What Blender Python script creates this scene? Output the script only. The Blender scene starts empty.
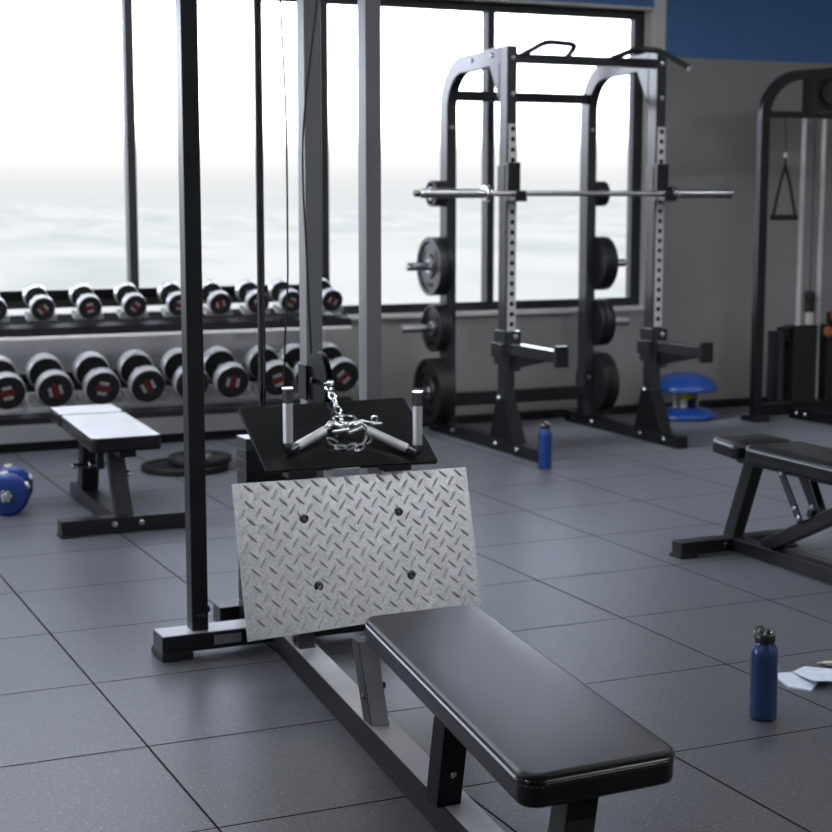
import bpy, bmesh, math, random
from mathutils import Vector, Matrix, Euler
random.seed(7)
S = bpy.context.scene
COL = S.collection
PI = math.pi
R = math.radians

# ------------------------------------------------------------------ materials
def new_mat(name):
    m = bpy.data.materials.new(name); m.use_nodes = True
    nt = m.node_tree
    b = nt.nodes['Principled BSDF']
    return m, nt, b

def N(nt, typ, **kw):
    n = nt.nodes.new(typ)
    for k, v in kw.items():
        setattr(n, k, v)
    return n

def plain(name, col, rough=.5, metal=0., spec=.5, bump=0., bscale=200., var=0., vscale=8., coat=0., rvar=0.):
    """procedural surface: base colour with slight noise variation, roughness noise and fine bump"""
    m, nt, b = new_mat(name)
    L = nt.links.new
    tc = N(nt, 'ShaderNodeTexCoord')
    if var > 0:
        nz = N(nt, 'ShaderNodeTexNoise'); nz.inputs['Scale'].default_value = vscale; nz.inputs['Detail'].default_value = 4
        L(tc.outputs['Object'], nz.inputs['Vector'])
        cr = N(nt, 'ShaderNodeValToRGB')
        cr.color_ramp.elements[0].position = .3; cr.color_ramp.elements[1].position = .7
        cr.color_ramp.elements[0].color = tuple(c * (1 - var) for c in col) + (1,)
        cr.color_ramp.elements[1].color = tuple(min(1, c * (1 + var)) for c in col) + (1,)
        L(nz.outputs['Fac'], cr.inputs['Fac']); L(cr.outputs['Color'], b.inputs['Base Color'])
    else:
        b.inputs['Base Color'].default_value = (*col, 1)
    b.inputs['Roughness'].default_value = rough
    if rvar > 0:
        n2 = N(nt, 'ShaderNodeTexNoise'); n2.inputs['Scale'].default_value = vscale * 3
        L(tc.outputs['Object'], n2.inputs['Vector'])
        mr = N(nt, 'ShaderNodeMapRange'); mr.inputs['To Min'].default_value = rough - rvar; mr.inputs['To Max'].default_value = rough + rvar
        L(n2.outputs['Fac'], mr.inputs['Value']); L(mr.outputs['Result'], b.inputs['Roughness'])
    b.inputs['Metallic'].default_value = metal
    b.inputs['Specular IOR Level'].default_value = spec
    b.inputs['Coat Weight'].default_value = coat
    if bump > 0:
        nb = N(nt, 'ShaderNodeTexNoise'); nb.inputs['Scale'].default_value = bscale; nb.inputs['Detail'].default_value = 3
        L(tc.outputs['Object'], nb.inputs['Vector'])
        bp = N(nt, 'ShaderNodeBump'); bp.inputs['Strength'].default_value = bump; bp.inputs['Distance'].default_value = .002
        L(nb.outputs['Fac'], bp.inputs['Height']); L(bp.outputs['Normal'], b.inputs['Normal'])
    return m

def leather(name, col, rough, spec=.5):
    m, nt, b = new_mat(name); L = nt.links.new
    tc = N(nt, 'ShaderNodeTexCoord')
    v = N(nt, 'ShaderNodeTexVoronoi'); v.inputs['Scale'].default_value = 420
    L(tc.outputs['Object'], v.inputs['Vector'])
    bp = N(nt, 'ShaderNodeBump'); bp.inputs['Strength'].default_value = .12; bp.inputs['Distance'].default_value = .0006
    L(v.outputs['Distance'], bp.inputs['Height']); L(bp.outputs['Normal'], b.inputs['Normal'])
    b.inputs['Base Color'].default_value = (*col, 1); b.inputs['Roughness'].default_value = rough; b.inputs['Specular IOR Level'].default_value = spec
    return m

def knurl(name):
    m, nt, b = new_mat(name); L = nt.links.new
    tc = N(nt, 'ShaderNodeTexCoord')
    v = N(nt, 'ShaderNodeTexVoronoi'); v.inputs['Scale'].default_value = 500
    L(tc.outputs['Object'], v.inputs['Vector'])
    bp = N(nt, 'ShaderNodeBump'); bp.inputs['Strength'].default_value = .7; bp.inputs['Distance'].default_value = .001
    L(v.outputs['Distance'], bp.inputs['Height']); L(bp.outputs['Normal'], b.inputs['Normal'])
    b.inputs['Base Color'].default_value = (.72, .73, .75, 1); b.inputs['Metallic'].default_value = .75; b.inputs['Roughness'].default_value = .36
    return m

TS, TX, TY = .596, 1.03, 3.94
def floor_mat():
    m, nt, b = new_mat('rubber_tiles'); L = nt.links.new
    tc = N(nt, 'ShaderNodeTexCoord'); sp = N(nt, 'ShaderNodeSeparateXYZ'); L(tc.outputs['Object'], sp.inputs[0])
    def edge(out, off):
        a = N(nt, 'ShaderNodeMath', operation='SUBTRACT'); a.inputs[1].default_value = off; L(out, a.inputs[0])
        d = N(nt, 'ShaderNodeMath', operation='DIVIDE'); d.inputs[1].default_value = TS; L(a.outputs[0], d.inputs[0])
        p = N(nt, 'ShaderNodeMath', operation='PINGPONG'); p.inputs[1].default_value = .5; L(d.outputs[0], p.inputs[0])
        f = N(nt, 'ShaderNodeMath', operation='ADD'); f.inputs[1].default_value = .5; L(d.outputs[0], f.inputs[0])
        return p.outputs[0], d.outputs[0]
    ex, dx = edge(sp.outputs['X'], TX); ey, dy = edge(sp.outputs['Y'], TY)
    mn = N(nt, 'ShaderNodeMath', operation='MINIMUM'); L(ex, mn.inputs[0]); L(ey, mn.inputs[1])
    mr = N(nt, 'ShaderNodeMapRange'); mr.inputs['From Min'].default_value = .0028; mr.inputs['From Max'].default_value = .0085
    L(mn.outputs[0], mr.inputs['Value'])                            # 0 in the seam, 1 on the tile
    # per-tile tone
    fx = N(nt, 'ShaderNodeMath', operation='FLOOR'); L(dx, fx.inputs[0])
    fy = N(nt, 'ShaderNodeMath', operation='FLOOR'); L(dy, fy.inputs[0])
    cb = N(nt, 'ShaderNodeCombineXYZ'); L(fx.outputs[0], cb.inputs[0]); L(fy.outputs[0], cb.inputs[1])
    wn = N(nt, 'ShaderNodeTexWhiteNoise', noise_dimensions='2D'); L(cb.outputs[0], wn.inputs['Vector'])
    tone = N(nt, 'ShaderNodeMapRange'); tone.inputs['To Min'].default_value = .88; tone.inputs['To Max'].default_value = 1.1
    L(wn.outputs['Value'], tone.inputs['Value'])
    # granules
    v = N(nt, 'ShaderNodeTexVoronoi'); v.inputs['Scale'].default_value = 230; L(tc.outputs['Object'], v.inputs['Vector'])
    sc = N(nt, 'ShaderNodeSeparateColor'); L(v.outputs['Color'], sc.inputs[0])
    chip = N(nt, 'ShaderNodeMapRange'); chip.inputs['From Min'].default_value = .74; chip.inputs['From Max'].default_value = .90
    L(sc.outputs[0], chip.inputs['Value'])
    inside = N(nt, 'ShaderNodeMapRange'); inside.inputs['From Min'].default_value = .42; inside.inputs['From Max'].default_value = .22
    L(v.outputs['Distance'], inside.inputs['Value'])
    cm = N(nt, 'ShaderNodeMath', operation='MULTIPLY'); L(chip.outputs[0], cm.inputs[0]); L(inside.outputs[0], cm.inputs[1])
    nz = N(nt, 'ShaderNodeTexNoise'); nz.inputs['Scale'].default_value = 320; nz.inputs['Detail'].default_value = 2
    L(tc.outputs['Object'], nz.inputs['Vector'])
    base = N(nt, 'ShaderNodeMix', data_type='RGBA'); base.inputs['A'].default_value = (.014, .0145, .016, 1); base.inputs['B'].default_value = (.036, .037, .040, 1)
    L(nz.outputs['Fac'], base.inputs['Factor'])
    t2 = N(nt, 'ShaderNodeVectorMath', operation='SCALE'); L(base.outputs['Result'], t2.inputs[0]); L(tone.outputs[0], t2.inputs['Scale'])
    mx = N(nt, 'ShaderNodeMix', data_type='RGBA'); mx.inputs['B'].default_value = (.30, .30, .31, 1)
    L(cm.outputs[0], mx.inputs['Factor']); L(t2.outputs[0], mx.inputs['A'])
    sm = N(nt, 'ShaderNodeMix', data_type='RGBA'); sm.inputs['A'].default_value = (.006, .006, .007, 1)
    L(mr.outputs[0], sm.inputs['Factor']); L(mx.outputs['Result'], sm.inputs['B']); L(sm.outputs['Result'], b.inputs['Base Color'])
    b.inputs['Roughness'].default_value = .36
    b.inputs['Sheen Weight'].default_value = 1.; b.inputs['Sheen Roughness'].default_value = .27; b.inputs['Sheen Tint'].default_value = (.86, .91, 1, 1)
    sr = N(nt, 'ShaderNodeMath', operation='MULTIPLY'); sr.inputs[1].default_value = FLOOR_SPEC
    sh = N(nt, 'ShaderNodeMath', operation='MULTIPLY'); sh.inputs[1].default_value = 1.0
    L(mr.outputs[0], sh.inputs[0]); L(sh.outputs[0], b.inputs['Sheen Weight'])
    L(mr.outputs[0], sr.inputs[0]); L(sr.outputs[0], b.inputs['Specular IOR Level'])
    bsum = N(nt, 'ShaderNodeMath', operation='MULTIPLY_ADD'); bsum.inputs[1].default_value = .25; L(nz.outputs['Fac'], bsum.inputs[0]); L(mr.outputs[0], bsum.inputs[2])
    bp = N(nt, 'ShaderNodeBump'); bp.inputs['Strength'].default_value = .35; bp.inputs['Distance'].default_value = .003
    L(bsum.outputs[0], bp.inputs['Height']); L(bp.outputs['Normal'], b.inputs['Normal'])
    return m

def emit(name, col, st):
    m, nt, b = new_mat(name)
    nt.nodes.remove(b)
    e = N(nt, 'ShaderNodeEmission'); e.inputs['Color'].default_value = (*col, 1); e.inputs['Strength'].default_value = st
    nt.links.new(e.outputs[0], nt.nodes['Material Output'].inputs['Surface'])
    return m

def pane_mat():
    m, nt, b = new_mat('clear_glass'); nt.nodes.remove(b); L = nt.links.new
    tr = N(nt, 'ShaderNodeBsdfTransparent'); tr.inputs[0].default_value = (.975, .978, .98, 1)
    gl = N(nt, 'ShaderNodeBsdfGlossy'); gl.inputs['Roughness'].default_value = .02
    fr = N(nt, 'ShaderNodeFresnel'); fr.inputs['IOR'].default_value = 1.35
    mx = N(nt, 'ShaderNodeMixShader'); L(fr.outputs[0], mx.inputs[0]); L(tr.outputs[0], mx.inputs[1]); L(gl.outputs[0], mx.inputs[2])
    L(mx.outputs[0], nt.nodes['Material Output'].inputs['Surface'])
    return m

def terrain_mat():
    m, nt, b = new_mat('pale_countryside'); L = nt.links.new
    tc = N(nt, 'ShaderNodeTexCoord')
    mp = N(nt, 'ShaderNodeMapping'); mp.inputs['Scale'].default_value = (.012, .004, .01); L(tc.outputs['Object'], mp.inputs['Vector'])
    nz = N(nt, 'ShaderNodeTexNoise'); nz.inputs['Scale'].default_value = 1.6; nz.inputs['Detail'].default_value = 6; L(mp.outputs[0], nz.inputs['Vector'])
    cr = N(nt, 'ShaderNodeValToRGB'); e = cr.color_ramp.elements
    e[0].position = .36; e[0].color = (.62, .61, .50, 1); e[1].position = .62; e[1].color = (.78, .735, .60, 1)  # pale tones carry the haze; no fog volume outside
    k = e.new(.48); k.color = (.70, .68, .55, 1)
    L(nz.outputs['Fac'], cr.inputs['Fac']); L(cr.outputs['Color'], b.inputs['Base Color'])
    b.inputs['Roughness'].default_value = 1; b.inputs['Specular IOR Level'].default_value = 0
    return m

FLOOR_SPEC = .5
M = dict(
    floor=floor_mat(),
    wall=plain('warm_grey_paint', (.345, .342, .335), .75, var=.03, vscale=1.5, bump=.05, bscale=120),
    blue=plain('blue_paint', (.085, .215, .500), .6, var=.03, vscale=2),
    white=plain('white_paint', (.78, .78, .77), .5, var=.02),
    ceil=plain('ceiling_paint', (.75, .75, .74), .8, var=.02),
    base=plain('black_baseboard', (.012, .012, .013), .5, var=.1),
    frame=plain('window_frame_black', (.016, .016, .018), .45, var=.1),
    black=plain('black_powder_coat', (.010, .010, .0115), .30, var=.12, vscale=6, bump=.06, bscale=600),
    grey=plain('graphite_powder_coat', (.030, .031, .035), .33, var=.08, vscale=6, bump=.05, bscale=600),
    addedpanel=plain('added_pale_panel', (.62, .63, .65), .5, .0, var=.03, vscale=3),  # for the panel added to brighten the wall behind the dumbbells
    mattblack=plain('matt_black_paint', (.008, .008, .009), .6, spec=.25, var=.1),
    frontwall=plain('light_wall_paint', (.34, .34, .34), .7, var=.03, vscale=2),
    rackpaint=plain('glossy_graphite_paint', (.026, .027, .031), .20, spec=.75, var=.08, vscale=6),
    sheenvinyl=plain('painted_sheen_vinyl', (.50, .51, .54), .35, var=.04, vscale=10),  # window reflection on the bench pads, painted as a pale colour
    sheengrey=plain('painted_sheen_grey', (.44, .445, .47), .34, .25, var=.06, vscale=30),  # reflected light painted as pale grey on black bars
    postgrey=plain('mid_grey_powder_coat', (.19, .193, .203), .38, var=.05, vscale=6, bump=.05, bscale=600),
    leather=leather('black_vinyl', (.008, .008, .009), .36, .30),
    leather2=leather('black_vinyl_worn', (.012, .012, .013), .22),
    thread=plain('grey_stitching', (.10, .10, .10), .6, var=.1),
    rubber=plain('black_rubber', (.010, .010, .011), .55, var=.15, bump=.1, bscale=300),
    board=plain('black_tray_board', (.009, .009, .010), .26, var=.1, rvar=.05, vscale=3),
    chrome=plain('chrome', (.78, .79, .80), .09, 1., var=.03),
    darkchrome=plain('dark_chrome', (.16, .16, .17), .14, 1., var=.05),
    steel=plain('satin_steel', (.55, .56, .58), .32, 1., var=.06, vscale=20),
    knurl=knurl('knurled_steel'),
    tread=plain('aluminium_tread_plate', (.70, .72, .75), .34, .95, var=.16, vscale=110, rvar=.05, bump=.05, bscale=450),
    headgrey=plain('grey_dumbbell_band', (.72, .73, .75), .34, .45, var=.08),
    iron=plain('cast_iron_plate', (.020, .020, .022), .42, .2, var=.15, vscale=12, bump=.08, bscale=200),
    irong=plain('grey_cast_iron_plate', (.07, .072, .078), .36, .5, var=.15, vscale=12, bump=.08, bscale=200),
    red=plain('red_print', (.15, .012, .012), .45, var=.1),
    badge=plain('white_print', (.34, .34, .34), .45, var=.08),
    bluep=plain('blue_vinyl_plate', (.018, .055, .26), .38, var=.12, vscale=12, bump=.05),
    bosu=plain('glossy_blue_plastic', (.020, .085, .40), .22, var=.1, coat=.4),
    bottle=plain('blue_bottle_lacquer', (.034, .062, .17), .24, .35, var=.06, bump=.03, bscale=800),
    bottle2=plain('bright_blue_bottle_lacquer', (.012, .060, .26), .38, .1, var=.06),
    yellow=plain('yellow_plastic', (.50, .46, .02), .4, var=.08),
    pale=plain('pale_plastic', (.62, .62, .55), .4, var=.05),
    paper=plain('pale_blue_paper', (.58, .66, .78), .7, var=.08, vscale=40),
    navy=plain('navy_fabric', (.012, .018, .035), .8, var=.2, vscale=40),
    capred=plain('red_plastic', (.42, .015, .03), .35, var=.06),
    orange=plain('orange_plastic', (.38, .12, .03), .4, var=.06),
    stripgrey=plain('light_grey_strip', (.66, .66, .68), .45, var=.05),
    hole=plain('deep_black', (.003, .003, .003), .45, spec=.15, var=.1),
    rackgrey=plain('silver_rack_paint', (.45, .46, .48), .4, .3, var=.05),
    fillpanel=emit('fill_led_diffuser', (.97, .98, 1), 23.0),  # glow of the added ceiling panels
    glass=pane_mat(),
    land=terrain_mat(),
)

# ------------------------------------------------------------------ mesh helpers
def box(bm, lo, hi, rot=None, pivot=None, bev=0., seg=2):
    lo, hi = Vector(lo), Vector(hi)
    r = bmesh.ops.create_cube(bm, size=1.)
    vs = r['verts']
    c, s = (lo + hi) / 2, hi - lo
    for v in vs: v.co = Vector((v.co.x * s.x, v.co.y * s.y, v.co.z * s.z)) + c
    if rot is not None:
        p = Vector(pivot) if pivot is not None else c
        for v in vs: v.co = rot @ (v.co - p) + p
    if bev > 0:
        es = list({e for v in vs for e in v.link_edges})
        bmesh.ops.bevel(bm, geom=es, offset=bev, segments=seg, profile=.5, affect='EDGES')

def bar(bm, p, q, w, d, up=(0, 0, 1), bev=.004):
    """rectangular tube from p to q; w along side = dir x up, d along the other"""
    p, q = Vector(p), Vector(q); z = (q - p).normalized()
    u = Vector(up)
    x = z.cross(u)
    if x.length < 1e-4: x = z.cross(Vector((0, 1, 0)))
    x.normalize(); y = x.cross(z).normalized()
    vs = []
    for c in (p, q):
        for a, b in ((-1, -1), (1, -1), (1, 1), (-1, 1)):
            vs.append(bm.verts.new(c + x * (a * w / 2) + y * (b * d / 2)))
    fs = [(3, 2, 1, 0), (4, 5, 6, 7)] + [(i, (i + 1) % 4, (i + 1) % 4 + 4, i + 4) for i in range(4)]
    for f in fs: bm.faces.new([vs[i] for i in f])
    if bev > 0:
        es = list({e for v in vs for e in v.link_edges})
        bmesh.ops.bevel(bm, geom=es, offset=bev, segments=2, profile=.5, affect='EDGES')

def poly_bar(bm, ts_bot, ts_top):
    """prism between a bottom quad and a top quad"""
    vs = [bm.verts.new(Vector(p)) for p in list(ts_bot) + list(ts_top)]; n = len(ts_bot)
    bm.faces.new(vs[:n][::-1]); bm.faces.new(vs[n:])
    for i in range(n): bm.faces.new([vs[i], vs[(i + 1) % n], vs[(i + 1) % n + n], vs[i + n]])
    return vs

def cyl(bm, p, q, r, r2=None, n=24, bev=0.):
    p, q = Vector(p), Vector(q); r2 = r if r2 is None else r2
    z = (q - p).normalized(); x = z.orthogonal().normalized(); y = z.cross(x)
    prof = [(0, 0, r)] if bev <= 0 else [(0, 0, r - bev), (bev, 0, r)]
    L = (q - p).length
    rows = []
    pts = [(0, r), (L, r2)] if bev <= 0 else [(0, r - bev), (bev, r), (L - bev, r2), (L, r2 - bev)]
    for d, rr in pts:
        rows.append([bm.verts.new(p + z * d + (x * math.cos(2 * PI * i / n) + y * math.sin(2 * PI * i / n)) * rr) for i in range(n)])
    for a, b in zip(rows, rows[1:]):
        for i in range(n): bm.faces.new([a[i], a[(i + 1) % n], b[(i + 1) % n], b[i]])
    bm.faces.new(rows[0][::-1]); bm.faces.new(rows[-1])

def lathe(bm, prof, o, axis=(0, 0, 1), n=32):
    """prof: list of (radius, height) along axis from o; radius 0 closes to a point"""
    o = Vector(o); z = Vector(axis).normalized(); x = z.orthogonal().normalized(); y = z.cross(x)
    rows = []
    for rr, h in prof:
        if rr < 1e-6: rows.append([bm.verts.new(o + z * h)])
        else: rows.append([bm.verts.new(o + z * h + (x * math.cos(2 * PI * i / n) + y * math.sin(2 * PI * i / n)) * rr) for i in range(n)])
    for a, b in zip(rows, rows[1:]):
        for i in range(n):
            j = (i + 1) % n
            if len(a) == 1 and len(b) == 1: continue
            if len(a) == 1: bm.faces.new([a[0], b[j], b[i]])
            elif len(b) == 1: bm.faces.new([a[i], a[j], b[0]])
            else: bm.faces.new([a[i], a[j], b[j], b[i]])
    if len(rows[0]) > 1: bm.faces.new(rows[0][::-1])
    if len(rows[-1]) > 1: bm.faces.new(rows[-1])

def smooth_path(pts, k=6, closed=False):
    P = [Vector(p) for p in pts]; out = []
    n = len(P); rng = range(n if closed else n - 1)
    for i in rng:
        p0 = P[(i - 1) % n] if closed or i > 0 else P[0]; p1 = P[i]; p2 = P[(i + 1) % n]
        p3 = P[(i + 2) % n] if closed or i + 2 < n else P[-1]
        for t in range(k):
            t /= k
            out.append(.5 * ((2 * p1) + (p2 - p0) * t + (2 * p0 - 5 * p1 + 4 * p2 - p3) * t * t + (3 * p1 - p0 - 3 * p2 + p3) * t ** 3))
    if not closed: out.append(P[-1])
    return out

def tube(bm, pts, r, n=10, closed=False, sq=None, up=(0, 0, 1)):
    """sweep a circle (or a rectangle sq=(w,d)) along a polyline with parallel frames"""
    P = [Vector(p) for p in pts]; m = len(P)
    rows = []; prev = None
    for i in range(m):
        a = P[i - 1] if (i > 0 or closed) else P[i]; b = P[(i + 1) % m] if (i < m - 1 or closed) else P[i]
        t = (b - a).normalized()
        if sq is not None:
            x = t.cross(Vector(up)).normalized(); y = x.cross(t)
            w, d = sq
            rows.append([bm.verts.new(P[i] + x * (s * w / 2) + y * (q * d / 2)) for s, q in ((-1, -1), (1, -1), (1, 1), (-1, 1))])
        else:
            if prev is None: x = t.orthogonal().normalized()
            else:
                x = prev - t * prev.dot(t)
                x = x.normalized() if x.length > 1e-6 else t.orthogonal().normalized()
            prev = x; y = t.cross(x)
            rows.append([bm.verts.new(P[i] + (x * math.cos(2 * PI * j / n) + y * math.sin(2 * PI * j / n)) * r) for j in range(n)])
    c = len(rows[0])
    for i in range(m if closed else m - 1):
        a, b = rows[i], rows[(i + 1) % m]
        for j in range(c): bm.faces.new([a[j], a[(j + 1) % c], b[(j + 1) % c], b[j]])
    if not closed:
        bm.faces.new(rows[0][::-1]); bm.faces.new(rows[-1])

def torus(bm, c, axis, R_, r, n=24, m=8, stretch=None):
    c = Vector(c); z = Vector(axis).normalized(); x = (Vector(stretch[0]).normalized() if stretch else z.orthogonal().normalized()); y = z.cross(x)
    k = stretch[1] if stretch else 1.
    tube(bm, [c + x * (R_ * k * math.cos(2 * PI * i / n)) + y * (R_ * math.sin(2 * PI * i / n)) for i in range(n)], r, m, True)

def rounded_quad(pts, rad, k=6):
    """2-D polygon (list of (x,y), CCW) with rounded corners"""
    out = []; n = len(pts)
    for i in range(n):
        p = Vector(pts[i]); a = (Vector(pts[i - 1]) - p).normalized(); b = (Vector(pts[(i + 1) % n]) - p).normalized()
        ang = a.angle(b); d = rad / math.tan(ang / 2)
        s, e = p + a * d, p + b * d
        c = p + (a + b).normalized() * (rad / math.sin(ang / 2))
        va, vb = s - c, e - c
        t0 = math.atan2(va.y, va.x); t1 = math.atan2(vb.y, vb.x)
        dt = (t1 - t0 + PI) % (2 * PI) - PI
        for j in range(k + 1):
            t = t0 + dt * j / k
            out.append((c.x + rad * math.cos(t), c.y + rad * math.sin(t)))
    return out

def offset_in(poly, d):
    n = len(poly); out = []
    for i in range(n):
        p, a, b = Vector(poly[i]), Vector(poly[i - 1]), Vector(poly[(i + 1) % n])
        e1 = (p - a).normalized(); e2 = (b - p).normalized()
        nn = Vector((-e1.y, e1.x)) + Vector((-e2.y, e2.x)); nn.normalize()
        q = p + nn * d; out.append((q.x, q.y))
    return out

def pad_mesh(bm, corners, z0, z1, rad, soft=.012, crown=.004, top_slot=False):
    poly = rounded_quad(corners, rad)
    levels = [(.008, z0), (.002, z0 + .004), (0, z0 + .012)]
    for i in range(6):
        t = i / 5 * PI / 2
        levels.append((soft * (1 - math.cos(t)), z1 - soft + soft * math.sin(t)))
    rows = [[bm.verts.new((x, y, z)) for x, y in (offset_in(poly, d) if d > 0 else poly)] for d, z in levels]
    n = len(poly)
    inner = offset_in(poly, soft); cx = sum(p[0] for p in inner) / n; cy = sum(p[1] for p in inner) / n
    for k_, dz in ((.90, crown * .45), (.75, crown * .75), (.5, crown)):
        rows.append([bm.verts.new((cx + (x - cx) * k_, cy + (y - cy) * k_, z1 + dz)) for x, y in inner])
    for a, b in zip(rows, rows[1:]):
        for i in range(n): bm.faces.new([a[i], a[(i + 1) % n], b[(i + 1) % n], b[i]])
    bm.faces.new(rows[0][::-1]); bm.faces.new(rows[-1])
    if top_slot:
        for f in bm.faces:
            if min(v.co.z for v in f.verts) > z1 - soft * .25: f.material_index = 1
    return poly

WL = {}                                     # world location of every root, so parts can be written in world coordinates
def obj(name, bm, mat, parent=None, smooth=35, loc=None):
    off = Vector(WL.get(parent.name, (0, 0, 0))) if parent is not None else Vector((0, 0, 0))
    if loc is not None: off = Vector(loc)
    bmesh.ops.recalc_face_normals(bm, faces=bm.faces)
    if off.length > 0: bmesh.ops.translate(bm, verts=bm.verts, vec=-off)
    me = bpy.data.meshes.new(name); bm.to_mesh(me); bm.free()
    mats = mat if isinstance(mat, (list, tuple)) else [mat]
    for mm in mats: me.materials.append(mm)
    if smooth:
        me.polygons.foreach_set('use_smooth', [True] * len(me.polygons))
        me.set_sharp_from_angle(angle=R(smooth))
    o = bpy.data.objects.new(name, me); COL.objects.link(o)
    if smooth:
        wn = o.modifiers.new('weighted_normals', 'WEIGHTED_NORMAL'); wn.keep_sharp = True; wn.weight = 100
    if parent is not None:
        o.parent = parent; WL[o.name] = WL.get(parent.name, (0, 0, 0))
    elif loc is not None:
        o.location = loc; WL[o.name] = tuple(loc)
    return o

def tag(o, label, cat, group=None):
    o['label'] = label; o['category'] = cat
    if group: o['group'] = group
    return o

def thing(name, label, cat, loc=(0, 0, 0), group=None):
    o = bpy.data.objects.new(name, None); COL.objects.link(o); o.location = loc; o.empty_display_size = .1
    WL[o.name] = tuple(loc)
    return tag(o, label, cat, group)

def struct(name, bm, mat, parent=None, smooth=0):
    o = obj(name, bm, mat, parent, smooth); o['kind'] = 'structure'
    return o

def B(): return bmesh.new()
def kids(o): return [c for c in bpy.data.objects if c.parent == o]

def copy_thing(root, loc, rot=None, label=None, group=None):
    c = root.copy(); COL.objects.link(c); c.location = loc
    if rot is not None: c.rotation_euler = rot
    if label: c['label'] = label
    if group: c['group'] = group
    for ch in kids(root):
        d = ch.copy(); COL.objects.link(d); d.parent = c
        for g in kids(ch):
            e = g.copy(); COL.objects.link(e); e.parent = d
    return c

# ------------------------------------------------------------------ the room
WY = 8.98                                   # inner face of the window wall
XL, XR, YF, CZ = -2.6, 8.6, -2.8, 3.3
WX0, WX1, WZ0, WZ1 = -1.4, 5.735, .675, 2.56
bm = B(); box(bm, (XL - .2, YF - .2, -.12), (XR + .2, WY + .25, 0)); struct('floor', bm, M['floor'])
bm = B(); box(bm, (XL - .2, YF - .2, CZ), (XR + .2, WY + .25, CZ + .15)); struct('ceiling', bm, M['ceil'])
LY0, LY1 = 4.2, 8.4  # opening for the added left window
bm = B()
box(bm, (XL - .2, YF - .2, 0), (XL, LY0, CZ)); box(bm, (XL - .2, LY1, 0), (XL, WY + .25, CZ))
box(bm, (XL - .2, LY0, 0), (XL, LY1, .675)); box(bm, (XL - .2, LY0, 2.56), (XL, LY1, CZ))
struct('wall_left', bm, M['white'])
bm = B(); box(bm, (XR, YF - .2, 0), (XR + .2, WY + .25, CZ)); struct('wall_right', bm, M['wall'])
bm = B(); box(bm, (XL, YF - .2, 0), (XR, YF, CZ)); struct('wall_front', bm, M['frontwall'])
bm = B()
box(bm, (XL, WY, 0), (XR, WY + .25, WZ0))
box(bm, (XL, WY, WZ0), (WX0, WY + .25, CZ))
box(bm, (WX1, WY, WZ0), (XR, WY + .25, 2.29))
n0 = len(bm.faces)
box(bm, (WX1, WY, 2.29), (XR, WY + .25, CZ))
box(bm, (WX0, WY, 2.595), (WX1, WY + .25, CZ))
bm.faces.ensure_lookup_table()
for f in bm.faces[n0:]: f.material_index = 1
struct('wall_back', bm, [M['wall'], M['blue']])
# white reveal lining: sill, jambs, head, and the white casing right of the window
bm = B()
box(bm, (WX0, WY - .025, WZ0 - .005), (WX1, WY + .25, WZ0 + .022), bev=.004)
struct('trim_1', bm, M['white'])
bm = B()
box(bm, (WX1 - .012, WY - .004, WZ0 + .022), (WX1, WY + .25, WZ1 + .03))
box(bm, (WX0, WY - .004, WZ1 + .018), (WX1 - .012, WY + .25, WZ1 + .034))
box(bm, (WX1, WY - .012, WZ0 - .005), (WX1 + .082, WY, CZ))
struct('trim_2', bm, M['white'])
bm = B(); box(bm, (XL, WY - .016, 0), (XR, WY, .055)); struct('baseboard_back', bm, M['base'])
bm = B(); box(bm, (XR - .016, YF, 0), (XR, WY - .016, .055)); struct('baseboard_right', bm, M['base'])

# window frame, mullions and one pane per bay
FY0, FY1 = WY + .09, WY + .15
win = bpy.data.objects.new('window_1', None); COL.objects.link(win); win.location = (2.2, FY0, WZ0); win['kind'] = 'structure'; WL['window_1'] = (2.2, FY0, WZ0)
bm = B()
box(bm, (WX0, FY0, WZ0 + .022), (WX1 - .012, FY1, WZ0 + .075), bev=.003)
box(bm, (WX0, FY0, WZ1 - .035), (WX1 - .012, FY1, WZ1 + .018), bev=.003)
box(bm, (WX1 - .085, FY0, WZ0 + .075), (WX1 - .012, FY1, WZ1 - .035), bev=.003)
box(bm, (WX0, FY0, WZ0 + .075), (WX0 + .05, FY1, WZ1 - .035), bev=.003)
o = obj('window_frame', bm, M['frame'], win, 30)
mxs = [-.2, 1.2, 2.353, 3.515, 4.615]
for x in mxs:
    bm = B(); box(bm, (x - .025, FY0 - .02, WZ0 + .075), (x + .025, FY1, WZ1 - .035), bev=.003); obj('mullion', bm, M['frame'], win, 30)
ed = [WX0 + .05] + mxs + [WX1 - .085]
for i in range(len(ed) - 1):
    bm = B(); box(bm, (ed[i] + (.025 if i else 0), FY0 + .025, WZ0 + .075), (ed[i + 1] - (.025 if i < len(ed) - 2 else 0), FY0 + .031, WZ1 - .035))
    obj('window_pane', bm, M['glass'], win, 0)

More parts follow.
